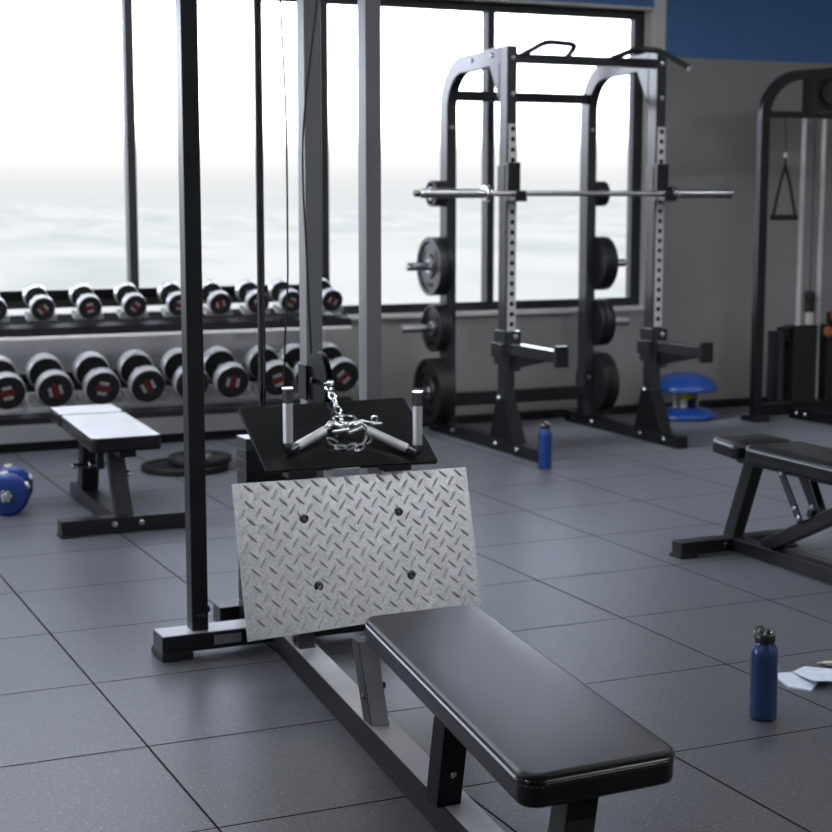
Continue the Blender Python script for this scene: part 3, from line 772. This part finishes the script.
# weight plates on the pegs
def weight_plate(x0, z, r, t, label, mat, holes=True, sg=-1):
    """disc with axis along x, outer face towards sg"""
    o = thing('weight_plate', label, 'weight plate', (x0, 8.645, z), 'plates on the rack pegs')
    bm = B()
    prof = [(.026, 0), (r * .97, 0), (r, .004), (r, t - .004), (r * .985, t), (r * .86, t), (r * .83, t * .72), (r * .42, t * .72), (r * .38, t * .98), (.028, t * .98)]
    lathe(bm, prof, (x0, 8.645, z), (sg, 0, 0), 48); d = obj('disc', bm, mat, o, 40)
    if holes and r > .1:
        for k in range(3):
            bm = B()
            a = k * 2 * PI / 3 + .5; pts = []
            for i in range(9):
                b = a - .42 + .84 * i / 8; pts.append((x0 + sg * t * .73, 8.645 + math.cos(b) * r * .72, z + math.sin(b) * r * .72))
            for i in range(9):
                b = a + .36 - .72 * i / 8; pts.append((x0 + sg * t * .73, 8.645 + math.cos(b) * r * .56, z + math.sin(b) * r * .56))
            poly_bar(bm, pts, [(p[0] + sg * .001, p[1], p[2]) for p in pts])
            obj('grip_slot', bm, M['hole'], d, 0)
    bm = B(); torus(bm, (x0 + sg * t * .99, 8.645, z), (1, 0, 0), .034, .005, 24); obj('hub_ring', bm, M['steel'], d)
    return o
lx, rx = RX[0] - .031, RX[1] + .031
weight_plate(lx - .002, 1.42, .076, .080, 'small thick plate on the top left peg of the power rack', M['irong'], False)
weight_plate(lx - .004, .997, .172, .045, 'large black plate on the second left peg of the rack, next to the post', M['iron'])
weight_plate(lx - .051, .997, .172, .045, 'large grey plate with three grip slots, outermost on the second left peg of the rack', M['irong'])
weight_plate(lx - .004, .634, .140, .038, 'medium black plate on the third left peg of the rack, next to the post', M['iron'])
weight_plate(lx - .044, .634, .140, .034, 'medium black plate, outermost on the third left peg of the rack', M['iron'])
weight_plate(lx - .004, .257, .198, .050, 'biggest black plate low on the left of the rack, next to the post', M['iron'])
weight_plate(lx - .056, .257, .198, .050, 'biggest black plate low on the left of the rack, facing outward', M['iron'])
weight_plate(rx + .002, 1.42, .076, .080, 'small thick plate on the top right peg of the power rack', M['iron'], False, 1)
weight_plate(rx + .004, .997, .165, .045, 'large black plate on the second right peg of the rack, next to the post', M['iron'], True, 1)
weight_plate(rx + .051, .997, .165, .045, 'large black plate, outermost on the second right peg of the rack', M['iron'], True, 1)
weight_plate(rx + .004, .634, .146, .045, 'medium black plate on the third right peg of the rack, next to the post', M['iron'], True, 1)
weight_plate(rx + .051, .634, .146, .045, 'medium black plate, outermost on the third right peg of the rack', M['iron'], True, 1)
weight_plate(rx + .004, .262, .185, .050, 'biggest black plate low on the right of the rack, next to the post', M['iron'], True, 1)
weight_plate(rx + .056, .262, .185, .050, 'biggest black plate low on the right of the rack, facing outward', M['iron'], True, 1)

# ------------------------------------------------------------------ dumbbell rack with two sloped tiers
dr = thing('dumbbell_rack', 'long two-tier dumbbell rack standing under the window', 'dumbbell rack', (2.2, 8.6, 0))
TILT = R(16)
X0, X1 = .62, 3.40
def shelf(yf, zf, dep, lip):
    rot = Matrix.Rotation(TILT, 3, 'X'); piv = (2, yf, zf)
    bm = B(); box(bm, (X0, yf, zf - .010), (X1, yf + .07, zf), rot, piv, bev=.003); box(bm, (X0, yf + dep - .11, zf - .010), (X1, yf + dep, zf), rot, piv, bev=.003)
    box(bm, (X0, yf - .006, zf - lip), (X1, yf + .004, zf + .004), bev=.002); box(bm, (X0, yf + dep - .008, zf - .02), (X1, yf + dep, zf + .055), rot, piv, bev=.002)
    return obj('shelf', bm, M['black'], dr)
s1 = shelf(8.37, .7290, .44, .055)
bm = B(); box(bm, (X0, 8.358, .672), (X1, 8.372, .690), bev=.003); p = obj('shelf_trim', bm, M['white'], s1); p['label'] = 'white edge strip'
s2 = shelf(8.33, .2705, .48, .03)
bm = B(); box(bm, (X0, 8.885, .065), (X1 - .02, 8.893, .695), bev=.002); p = obj('added_back_panel', bm, M['addedpanel'], dr, 0); p['label'] = 'added light grey panel brightening the wall'  # panel added to lighten the wall between and below the tiers
for x in (.80, 3.36):
    bm = B()
    bar(bm, (x, 8.78, 0.03), (x, 8.78, .86), .07, .05, up=(0, 1, 0)); bar(bm, (x, 8.30, .03), (x, 8.90, .03), .06, .06); bar(bm, (x, 8.40, .06), (x, 8.78, .42), .06, .05, up=(0, 1, 0))
    bar(bm, (x + .0, 8.38, .70), (x, 8.80, .82), .06, .04)
    p = obj('end_frame', bm, M['rackgrey'], dr); p['label'] = 'silver end frame'

def make_dumbbell(name, r, hl, gl_, label, group):
    """axis along local y, front head towards -y"""
    o = thing(name, label, 'dumbbell', (0, 0, 0), group)
    bm = B(); cyl(bm, (0, -gl_ / 2, 0), (0, gl_ / 2, 0), .016, n=16); obj('grip', bm, M['steel'], o)
    for s in (-1, 1):
        y0, y1 = s * gl_ / 2, s * (gl_ / 2 + hl)
        bm = B(); lathe(bm, [(.02, 0), (r * .93, 0), (r, hl * .10), (r, hl * .90), (r * .955, hl)], (0, y0, 0), (0, s, 0), 36)
        h = obj('head', bm, M['headgrey'], o, 40); h['label'] = 'grey banded head'
        bm = B(); lathe(bm, [(r * .95, hl - .002), (r * .95, hl + .003), (r * .80, hl + .006), (r * .72, hl + .003), (0, hl + .003)], (0, y0, 0), (0, s, 0), 36); f = obj('end_face', bm, M['rubber'], h, 40)
        bm = B(); lathe(bm, [(.017, -.003), (r * .92, -.003), (r * .92, .001), (.017, .001)], (0, y0, 0), (0, s, 0), 36); obj('inner_face', bm, M['rubber'], h, 40)
        if s < 0:
            bm = B(); yy = y1 - .005
            def rect(x0, x1, z0, z1, mi):
                n = len(bm.faces); box(bm, (x0 * r, yy - .002, z0 * r), (x1 * r, yy + .002, z1 * r)); bm.faces.ensure_lookup_table()
                for q in bm.faces[n:]: q.material_index = mi
            rect(-.42, .42, -.12, .12, 0); rect(-.26, .26, .20, .38, 1); rect(-.26, .26, -.38, -.20, 1)
            obj('badge', bm, [M['red'], M['badge']], h, 0)
    return o
ORD = ['leftmost in the row', 'second from the left', 'third from the left', 'fourth from the left', 'fifth from the left, by the machine post', 'sixth from the left', 'seventh from the left', 'eighth from the left', 'rightmost in the row']
up_x = [x + .010 for x in (1.455, 1.700, 1.946, 2.188, 2.430, 2.660, 2.876, 3.070, 3.312)]
lo_x = [x + .012 for x in (1.495, 1.742, 1.992, 2.236, 2.480, 2.708, 2.970, 3.163, 3.358)]
def place_row(proto, xs, yc, zc, tier, size, group):
    for i, x in enumerate(xs):
        lab = f'{size} dumbbell, {tier} of the rack, {ORD[i]}'
        roll = (-.6, .9, -.2, .7, .1, 1.3, -.7, .5, 2.0)[i] + (0 if tier[0] == 'u' else .4)
        rot = Euler((TILT, 0, 0)).to_matrix() @ Matrix.Rotation(roll, 3, 'Y')
        if i == 0:
            o = proto; o.location = (x, yc, zc); o['label'] = lab
        else:
            o = copy_thing(proto, (x, yc, zc), None, lab, group)
        o.rotation_euler = rot.to_euler()
pu = make_dumbbell('dumbbell', .064, .050, .125, '', 'dumbbells on the upper tier')
pl = make_dumbbell('dumbbell', .096, .066, .175, '', 'dumbbells on the lower tier')
place_row(pu, up_x, 8.565, .855, 'upper tier', 'small black', 'dumbbells on the upper tier')
place_row(pl, lo_x, 8.565, .441, 'lower tier', 'large black', 'dumbbells on the lower tier')
# pale saddles under the dumbbells belong to the shelves
for xs, yc, zc, r, sh in ((up_x, 8.565, .855, .064, s1), (lo_x, 8.565, .441, .096, s2)):
    rot = Matrix.Rotation(TILT, 3, 'X')
    for x in xs:
        bm = B()
        prof = [(-1.2 * r, -r - .004), (1.2 * r, -r - .004), (1.2 * r, -.62 * r), (.98 * r, -.62 * r), (.62 * r, -.86 * r), (.3 * r, -r - .001), (-.3 * r, -r - .001), (-.62 * r, -.86 * r), (-.98 * r, -.62 * r), (-1.2 * r, -.62 * r)]
        y_ = .125 if r > .08 else .105
        poly_bar(bm, [rot @ Vector((a, -y_, b)) + Vector((x, yc, zc)) for a, b in prof], [rot @ Vector((a, -.03, b)) + Vector((x, yc, zc)) for a, b in prof])
        obj('saddle', bm, M['rackgrey'], sh)

# ------------------------------------------------------------------ flat bench at the left
fb = thing('flat_bench', 'black-framed flat bench with split pad, tops paled for reflection, near the dumbbell rack', 'weight bench', (1.65, 6.9, 0))
bm = B(); pad_mesh(bm, [(1.472, 6.405), (1.764, 6.405), (1.806, 7.165), (1.512, 7.165)], .375, .437, .025, .010, .003, True); p = obj('seat_pad', bm, [M['leather2'], M['sheenvinyl']], fb, 60); p['label'] = 'black pad, pale top painting in reflection'  # top slot is pale to paint in the window's reflection
bm = B(); pad_mesh(bm, [(1.512, 7.185), (1.808, 7.185), (1.822, 7.475), (1.526, 7.475)], .375, .437, .025, .010, .003, True); p = obj('head_pad', bm, [M['leather2'], M['sheenvinyl']], fb, 60); p['label'] = 'short black pad, pale top painting in reflection'  # same painted reflection on the short pad
bm = B(); box(bm, (1.61, 6.50, .335), (1.68, 7.42, .375), bev=.003); obj('pad_rail', bm, M['black'], fb)
bm = B(); box(bm, (1.378, 6.575, .008), (1.955, 6.655, .072), bev=.004); ff = obj('foot_bar', bm, M['black'], fb)
for x in (1.374, 1.90):
    bm = B(); box(bm, (x, 6.57, 0), (x + .06, 6.66, .012), bev=.003); obj('rubber_foot', bm, M['rubber'], ff)
for x in (1.60, 1.715):
    bm = B(); lathe(bm, [(.012, 0), (.012, .005), (.006, .008), (0, .008)], (x, 6.575, .044), (0, -1, 0), 12); obj('bolt', bm, M['steel'], ff)
bm = B(); box(bm, (1.62, 6.655, .012), (1.70, 7.52, .070), bev=.004); obj('spine_bar', bm, M['black'], fb)
bm = B(); poly_bar(bm, [(1.617, 6.60, .07), (1.688, 6.60, .07), (1.688, 6.66, .07), (1.617, 6.66, .07)], [(1.598, 6.66, .34), (1.668, 6.66, .34), (1.668, 6.72, .34), (1.598, 6.72, .34)])
bmesh.ops.bevel(bm, geom=list(bm.edges), offset=.003, segments=2, affect='EDGES'); obj('front_leg', bm, M['grey'], fb)
bm = B(); poly_bar(bm, [(1.622, 7.28, .07), (1.70, 7.28, .07), (1.70, 7.37, .07), (1.622, 7.37, .07)], [(1.622, 7.20, .34), (1.70, 7.20, .34), (1.70, 7.29, .34), (1.622, 7.29, .34)])
bmesh.ops.bevel(bm, geom=list(bm.edges), offset=.003, segments=2, affect='EDGES'); obj('rear_leg', bm, M['black'], fb)
bm = B(); cyl(bm, (1.515, 6.98, .235), (1.665, 6.98, .235), .012, n=16, bev=.002); cyl(bm, (1.59, 6.98, .235), (1.625, 6.98, .235), .0165, n=16, bev=.002); p = obj('pop_pin', bm, M['chrome'], fb)
bm = B(); bar(bm, (1.64, 6.98, .36), (1.64, 6.98, .215), .03, .05, up=(0, 1, 0)); obj('pin_bracket', bm, M['black'], fb)
bm = B(); lathe(bm, [(.006, 0), (.006, .012), (.014, .014), (.014, .028), (0, .030)], (1.667, 6.69, .235), (1, 0, 0), 14); obj('adjust_knob', bm, M['chrome'], fb)

# ------------------------------------------------------------------ adjustable bench at the right
ab = thing('adjustable_bench', 'black adjustable incline bench at the right with ladder struts', 'weight bench', (3.77, 5.1, 0))
bm = B(); pad_mesh(bm, [(3.626, 5.058), (3.912, 5.058), (3.914, 5.262), (3.662, 5.262)], .405, .467, .026, .022, .004); obj('seat_pad', bm, M['leather2'], ab, 60)
bm = B(); pad_mesh(bm, [(3.632, 4.15), (3.905, 4.15), (3.915, 5.035), (3.646, 5.035)], .400, .468, .030, .024, .004); obj('back_pad', bm, M['leather2'], ab, 60)
bm = B(); box(bm, (3.74, 4.25, .368), (3.80, 5.20, .404), bev=.003); obj('pad_rail', bm, M['black'], ab)
bm = B(); box(bm, (3.497, 5.205, .010), (4.04, 5.275, .064), bev=.004); ff = obj('foot_bar', bm, M['black'], ab)
for x in (3.490, 3.97):
    bm = B(); box(bm, (x, 5.198, 0), (x + .08, 5.282, .013), bev=.003); obj('rubber_foot', bm, M['rubber'], ff)
bm = B(); lathe(bm, [(.012, 0), (.012, .005), (.006, .008), (0, .008)], (3.70, 5.205, .038), (0, -1, 0), 12); obj('bolt', bm, M['darkchrome'], ff)
bm = B(); box(bm, (3.738, 3.95, .008), (3.802, 5.21, .064), bev=.004); obj('spine_bar', bm, M['black'], ab)
bm = B(); box(bm, (3.56, 3.90, 0), (3.98, 3.96, .064), bev=.004); obj('rear_foot_bar', bm, M['black'], ab)
bm = B(); poly_bar(bm, [(3.748, 5.222, .06), (3.800, 5.222, .06), (3.800, 5.292, .06), (3.748, 5.292, .06)], [(3.748, 5.095, .37), (3.800, 5.095, .37), (3.800, 5.165, .37), (3.748, 5.165, .37)])
bmesh.ops.bevel(bm, geom=list(bm.edges), offset=.003, segments=2, affect='EDGES'); obj('front_leg', bm, M['black'], ab)
bm = B(); bar(bm, (3.77, 5.03, .062), (3.77, 4.40, .366), .055, .052); dg = obj('diagonal_bar', bm, M['black'], ab)
for (x0) in (3.728, 3.812):
    bm = B(); bar(bm, (x0, 4.905, .385), (x0, 4.775, .205), .012, .032); st = obj('adjust_strut', bm, M['grey'], ab)
    for (y, z) in ((4.895, .372), (4.81, .254), (4.785, .220)):
        bm = B(); cyl(bm, (x0 - .008, y, z), (x0 + .008, y, z), .010, n=12, bev=.002); obj('bolt', bm, M['chrome'], st)
bm = B(); bar(bm, (3.77, 4.79, .385), (3.77, 4.70, .235), .035, .030); bar(bm, (3.735, 4.735, .245), (3.80, 4.735, .245), .03, .03); obj('ladder_strut', bm, M['black'], ab)

# ------------------------------------------------------------------ functional trainer at the right edge
ft = thing('cable_tower', 'dark cable tower with arched top, silver guide rods and weight stack at the right', 'exercise machine', (6.6, 8.3, 0))
pts = [(6.105, 8.33, .03), (6.105, 8.33, 1.0), (6.105, 8.33, 1.88)]
for i in range(1, 11):
    t = i / 10 * PI / 2; pts.append((6.105 + .285 * (1 - math.cos(t)), 8.33, 1.88 + .27 * math.sin(t)))
pts += [(6.60, 8.33, 2.170), (6.85, 8.33, 2.168)]
for i in range(1, 11):
    t = i / 10 * PI / 2; pts.append((6.85 + .285 * math.sin(t), 8.33, 1.898 + .27 * math.cos(t)))
pts += [(7.135, 8.33, 1.0), (7.135, 8.33, .03)]
bm = B(); tube(bm, pts, 0, sq=(.062, .046), up=(0, 1, 0))
obj('arched_frame', bm, M['black'], ft, 40)
for x in (6.105, 7.135):
    bm = B(); box(bm, (x - .055, 8.25, 0), (x + .055, 8.41, .035), bev=.005); obj('foot_plate', bm, M['rubber'], ft)
bm = B(); box(bm, (6.13, 8.31, 1.885), (7.11, 8.35, 1.925), bev=.003); obj('upper_cross_bar', bm, M['black'], ft)
bm = B(); box(bm, (6.405, 8.31, 1.925), (6.445, 8.35, 2.145), bev=.003); obj('hanger_bar', bm, M['black'], ft)
bm = B(); box(bm, (6.445, 8.345, 1.93), (6.80, 8.352, 2.14), bev=.002); obj('pulley_panel', bm, M['grey'], ft)
bm = B(); lathe(bm, [(.01, -.012), (.07, -.012), (.075, -.006), (.066, 0), (.075, .006), (.07, .012), (.01, .012)], (6.61, 8.30, 2.04), (0.3, 1, 0), 30); obj('pulley', bm, M['rubber'], ft)
for x in (6.412, 6.566):
    bm = B(); cyl(bm, (x, 8.33, .12), (x, 8.33, 1.89), .0165, n=20); p = obj('guide_rod', bm, M['headgrey'], ft); p['label'] = 'silver guide rod'
for i in range(13):
    z = .115 + i * .037
    bm = B(); box(bm, (6.345, 8.285, z), (6.535, 8.40, z + .034), bev=.002); obj('stack_plate', bm, M['iron'], ft)
for i in range(13):
    z = .115 + i * .037
    bm = B(); box(bm, (6.60, 8.285, z), (6.80, 8.40, z + .034), bev=.002); obj('stack_plate', bm, M['iron'], ft)
bm = B(); box(bm, (6.335, 8.255, .11), (6.505, 8.280, .60), bev=.006); sh = obj('stack_shroud', bm, M['rubber'], ft)
bm = B(); box(bm, (6.590, 8.255, .11), (6.80, 8.280, .60), bev=.006); obj('stack_shroud', bm, M['rubber'], ft)
bm = B(); box(bm, (6.262, 8.31, .12), (6.300, 8.44, .56), bev=.006); obj('side_panel', bm, M['grey'], ft)
bm = B(); box(bm, (6.30, 8.29, .50), (6.345, 8.40, .585), bev=.004); obj('side_bracket', bm, M['black'], ft)
bm = B(); cyl(bm, (6.475, 8.30, .60), (6.475, 8.30, .68), .024, n=18, bev=.003); p = obj('stack_stem', bm, M['pale'], ft); p['label'] = 'pale stem'
bm = B(); lathe(bm, [(.030, 0), (.034, .006), (.034, .05), (.030, .056), (.034, .062), (.036, .11), (.030, .13), (0, .135)], (6.475, 8.30, .68), (0, 0, 1), 22); obj('cable_stop', bm, M['rubber'], ft)
bm = B(); tube(bm, [(6.475, 8.30, .81), (6.475, 8.30, 1.9)], .003, 8); obj('cable', bm, M['rubber'], ft)
bm = B(); box(bm, (6.595, 8.24, .60), (6.78, 8.29, .68), bev=.012); obj('shroud_cap', bm, M['rubber'], ft)
bm = B(); lathe(bm, [(.04, 0), (.044, .01), (.036, .022), (0, .026)], (6.628, 8.235, .655), (0, -1, 0), 20); p = obj('selector_knob', bm, M['capred'], ft); p['label'] = 'red knob'
bm = B(); lathe(bm, [(.008, 0), (.008, .012), (.032, .014), (.032, .030), (0, .034)], (6.570, 8.25, .558), (0, -1, 0), 20); p = obj('selector_pin', bm, M['orange'], ft); p['label'] = 'orange pin'
bm = B(); box(bm, (6.13, 8.30, .03), (7.11, 8.38, .105), bev=.004); obj('base_cross_bar', bm, M['black'], ft)
bm = B(); bar(bm, (6.375, 8.31, .045), (6.42, 7.62, .045), .06, .07); bl = obj('base_leg', bm, M['black'], ft)
for y in (8.24, 8.16):
    bm = B(); lathe(bm, [(.016, 0), (.016, .006), (.008, .011), (0, .011)], (6.348 + (8.31 - y) * .06, y, .05), (-1, 0, 0), 12); obj('bolt', bm, M['chrome'], bl)
# hanging D-handle
dh = thing('triangle_strap', 'black triangular strap handle hanging from the cable tower', 'cable handle', (6.262, 8.28, 1.43))
bm = B(); tube(bm, [(6.266, 8.30, 1.89), (6.266, 8.28, 1.67)], .0024, 8); obj('cable', bm, M['rubber'], dh)
bm = B(); lathe(bm, [(0, -.018), (.012, -.014), (.014, 0), (.012, .014), (0, .018)], (6.262, 8.28, 1.655), (0, 0, 1), 16); obj('cable_ball', bm, M['pale'], dh)
bm = B(); tube(bm, [(6.262, 8.28, 1.64), (6.262, 8.28, 1.59)], .008, 10)
tube(bm, [(6.262, 8.28, 1.595), (6.225, 8.28, 1.475), (6.180, 8.28, 1.275)], 0, sq=(.010, .018), up=(0, 1, 0)); tube(bm, [(6.262, 8.28, 1.595), (6.302, 8.28, 1.475), (6.350, 8.28, 1.275)], 0, sq=(.010, .018), up=(0, 1, 0))
obj('strap', bm, M['rubber'], dh, 40)
bm = B(); cyl(bm, (6.168, 8.28, 1.275), (6.362, 8.28, 1.275), .018, n=18, bev=.004); obj('grip', bm, M['rubber'], dh)

ft.location.x += .022

# ------------------------------------------------------------------ small things
def bottle(name, x, y, h, r, label, mat, ring):
    o = thing(name, label, 'bottle', (x, y, 0))
    bm = B()
    s = h - .048
    lathe(bm, [(r * .86, 0), (r * .97, .003), (r, .010), (r * 1.0, s - .030), (r * .985, s - .022), (r * .93, s - .012), (r * .80, s - .002), (r * .70, s + .004), (r * .68, s + .012), (0, s + .012)], (x, y, 0), (0, 0, 1), 40)
    obj('bottle_body', bm, mat, o, 60)
    bm = B(); lathe(bm, [(r * .74, s + .008), (r * .76, s + .011), (r * .76, s + .024), (r * .70, s + .028), (r * .45, s + .032), (r * .40, s + .040), (0, s + .041)], (x, y, 0), (0, 0, 1), 28); cap = obj('bottle_cap', bm, M['rubber'], o)
    if ring:
        bm = B(); torus(bm, (x - .021, y - .006, s + .037), (-.35, -.9, .25), .0142, .0044, 28); cyl(bm, (x - .006, y - .008, s + .03), (x + .014, y - .008, s + .034), .006, n=12, bev=.001); obj('carry_loop', bm, M['chrome'], cap)
    else:
        bm = B()
        for dx_, dz_ in ((-.016, .026), (.002, .038), (.018, .024)):
            lathe(bm, [(0, -.010), (.009, -.005), (.010, 0), (.009, .005), (0, .010)], (x + dx_, y - .012, s + dz_), (0, 0, 1), 14)
        obj('carry_loop', bm, M['chrome'], cap)
    return o
bottle('water_bottle', 2.608, 3.475, .254, .0372, 'navy blue metal bottle with silver carry loop on the floor at the right', M['bottle'], True)
bottle('water_bottle', 4.042, 7.29, .252, .0345, 'bright blue bottle standing by the left foot of the power rack', M['bottle2'], False)

# papers and pen on the floor
def sheet(name, pts, z, t, label, cat, mat, lift=None):
    bm = B(); lift = lift or [0] * len(pts)
    vs = poly_bar(bm, [(x, y, z + l) for (x, y), l in zip(pts, lift)], [(x, y, z + t + l) for (x, y), l in zip(pts, lift)])
    c = Vector((sum(p[0] for p in pts) / len(pts), sum(p[1] for p in pts) / len(pts), 0))
    return tag(obj(name, bm, mat, None, 0, loc=c), label, cat)
sheet('paper_sheet', [(2.876, 3.790), (2.838, 3.665), (2.874, 3.610), (2.985, 3.700), (2.960, 3.775)], 0, .006, 'pale blue paper lying nearest the navy bottle, under the other sheet', 'paper', M['paper'])
sheet('paper_sheet', [(2.905, 3.640), (3.050, 3.560), (3.12, 3.66), (3.00, 3.80), (2.935, 3.772)], .007, .003, 'pale blue paper overlapping the sheet beside the navy bottle', 'paper', M['paper'], [.012, .014, .004, 0, 0])
o = thing('pen', 'white pen lying past the pale papers at the right edge', 'pen', (3.12, 3.78, 0))
bm = B(); cyl(bm, (3.075, 3.800, .009), (3.22, 3.715, .009), .0085, n=16, bev=.002); obj('pen_barrel', bm, M['pale'], o)
bm = B(); lathe(bm, [(.0085, 0), (.003, .02), (0, .024)], (3.075, 3.800, .009), (-.86, .5, 0), 16); obj('pen_tip', bm, M['steel'], o)

# blue adjustable dumbbell at the left edge
bd = thing('studded_dumbbell', 'blue round dumbbell with white studs on the floor at the left edge', 'dumbbell', (1.28, 7.25, 0))
ax = Vector((.27, .96, 0)).normalized(); c0 = Vector((1.266, 7.165, .097))
for s, c in (('front', c0), ('rear', c0 + ax * .20)):
    bm = B(); lathe(bm, [(.03, -.035), (.075, -.035), (.092, -.024), (.096, -.012), (.096, .012), (.092, .024), (.075, .035), (.03, .035)], c, ax, 40); h = obj('plate', bm, M['bluep'], bd, 50)
    side = Vector((0, 0, 1)).cross(ax)
    for k in range(5):
        a = PI / 2 + .10 + k * 2 * PI / 5
        d = Vector((0, 0, 1)) * math.sin(a) - side * math.cos(a)
        if c.z + d.z * .1 < .02: continue
        bm = B(); cyl(bm, c + d * .088, c + d * .1035, .019, n=16, bev=.004); p = obj('stud', bm, M['pale'], h); p['label'] = 'white stud'
bm = B(); cyl(bm, c0 - ax * .060, c0 + ax * .25, .014, n=18, bev=.002); obj('handle_bar', bm, M['chrome'], bd)
bm = B()
for k in range(6):
    a = k * PI / 3; d = Vector((0, 0, 1)) * math.sin(a) + Vector((0, 0, 1)).cross(ax) * math.cos(a)
    cyl(bm, c0 - ax * .040 + d * .020, c0 - ax * .054 + d * .020, .010, n=12, bev=.002)
cyl(bm, c0 - ax * .036, c0 - ax * .052, .022, n=20, bev=.003)
obj('star_nut', bm, M['chrome'], bd)

# flat plates behind the machine post
pz = thing('weight_plate', 'large black plate lying flat on the floor behind the machine', 'weight plate', (2.33, 8.03, 0))
bm = B(); lathe(bm, [(.026, .004), (.22, .0), (.226, .004), (.226, .028), (.220, .034), (.19, .034), (.185, .028), (.07, .028), (.06, .034), (.026, .034)], (2.33, 8.03, 0), (0, 0, 1), 48); obj('disc', bm, M['mattblack'], pz)
ps = thing('weight_plate', 'smaller black ring plate lying on top of the flat floor plate', 'weight plate', (2.40, 8.03, .034))
bm = B(); lathe(bm, [(.05, .036), (.155, .036), (.166, .044), (.166, .068), (.155, .076), (.10, .076), (.095, .066), (.055, .066), (.05, .076)], (2.41, 8.03, -.001), (0, 0, 1), 40); obj('disc', bm, M['rubber'], ps)
bm = B(); torus(bm, (2.41, 8.03, .070), (0, 0, 1), .052, .008, 28); obj('hub_ring', bm, M['steel'], ps)

# balance trainer by the wall
bt = thing('balance_trainer', 'blue double-dome balance trainer with yellow core by the wall', 'balance trainer', (5.81, 8.63, 0))
bx, by_ = 5.800, 8.640
bm = B(); lathe(bm, [(.188, 0), (.207, .010), (.209, .022), (.20, .040), (.15, .062), (.08, .075), (0, .078)], (bx, by_, 0), (0, 0, 1), 44); obj('lower_dome', bm, M['bosu'], bt, 60)
bm = B(); lathe(bm, [(0, .172), (.17, .176), (.202, .182), (.210, .192), (.203, .210), (.18, .245), (.13, .276), (.07, .293), (0, .298)], (bx, by_, 0), (0, 0, 1), 44); obj('upper_dome', bm, M['bosu'], bt, 60)
bm = B(); cyl(bm, (bx + .005, by_, .126), (bx + .005, by_, .174), .058, n=24, bev=.006); p = obj('collar', bm, M['yellow'], bt); p['label'] = 'yellow collar'
for (dx_, dy_, r_, m_) in ((-.035, -.045, .022, 'pale'), (-.075, -.01, .014, 'pale'), (.035, -.03, .026, 'navy'), (.088, -.01, .013, 'pale'), (.0, .05, .022, 'yellow')):
    bm = B(); cyl(bm, (bx + dx_, by_ + dy_, .05), (bx + dx_, by_ + dy_, .175 if abs(dx_) > .06 else .128), r_, n=18, bev=.003); obj('support_post', bm, M[m_], bt)

# ------------------------------------------------------------------ world, camera, view
w = bpy.data.worlds.new('overcast_sky'); S.world = w; w.use_nodes = True
nt = w.node_tree; bg = nt.nodes['Background']; L = nt.links.new
tc = N(nt, 'ShaderNodeTexCoord'); sx = N(nt, 'ShaderNodeSeparateXYZ'); L(tc.outputs['Generated'], sx.inputs[0])
cr = N(nt, 'ShaderNodeValToRGB'); e = cr.color_ramp.elements
def sky(v, t):                              # radiance v with tint t (0 neutral haze, 1 blue-white sky)
    return (v * (1 - .17 * t) / 8, v * (1 - .115 * t) / 8, v * (1 + .06 * t) / 8, 1)
e[0].position = .0; e[0].color = (.88 / 8, .92 / 8, .93 / 8, 1); e[1].position = .50; e[1].color = sky(1.2, 1.3)
for p_, v_, t_ in ((.012, .965, 0), (.028, 1.2, 0), (.055, 6.5, .7), (.12, 9.5, 1), (.18, 8.5, 1.1), (.25, 3.0, 1.2), (.33, 1.4, 1.3)):
    k = e.new(p_); k.color = sky(v_, t_)
L(sx.outputs['Z'], cr.inputs['Fac']); L(cr.outputs['Color'], bg.inputs['Color'])
bg.inputs['Strength'].default_value = 8.0

cam = bpy.data.cameras.new('camera'); co = bpy.data.objects.new('camera', cam); COL.objects.link(co)
cam.sensor_width = 36; cam.lens = 1620 / 832 * 36; cam.clip_end = 20000; cam.clip_start = .05
co.location = (0, 0, 1.4); co.rotation_euler = (R(90) - math.atan(219 / 1620), 0, R(-24.4))
cam.dof.use_dof = True; cam.dof.focus_distance = 3.8; cam.dof.aperture_fstop = 5.4
S.camera = co
S.view_settings.view_transform = 'Standard'; S.view_settings.look = 'None'; S.view_settings.exposure = 0; S.view_settings.gamma = 1
S.view_settings.use_curve_mapping = False
S.cycles.use_denoising = True
S.cycles.max_bounces = 8; S.cycles.diffuse_bounces = 4; S.cycles.glossy_bounces = 4; S.cycles.transparent_max_bounces = 12
S.cycles.caustics_reflective = False; S.cycles.caustics_refractive = False
S.cycles.sample_clamp_indirect = 6
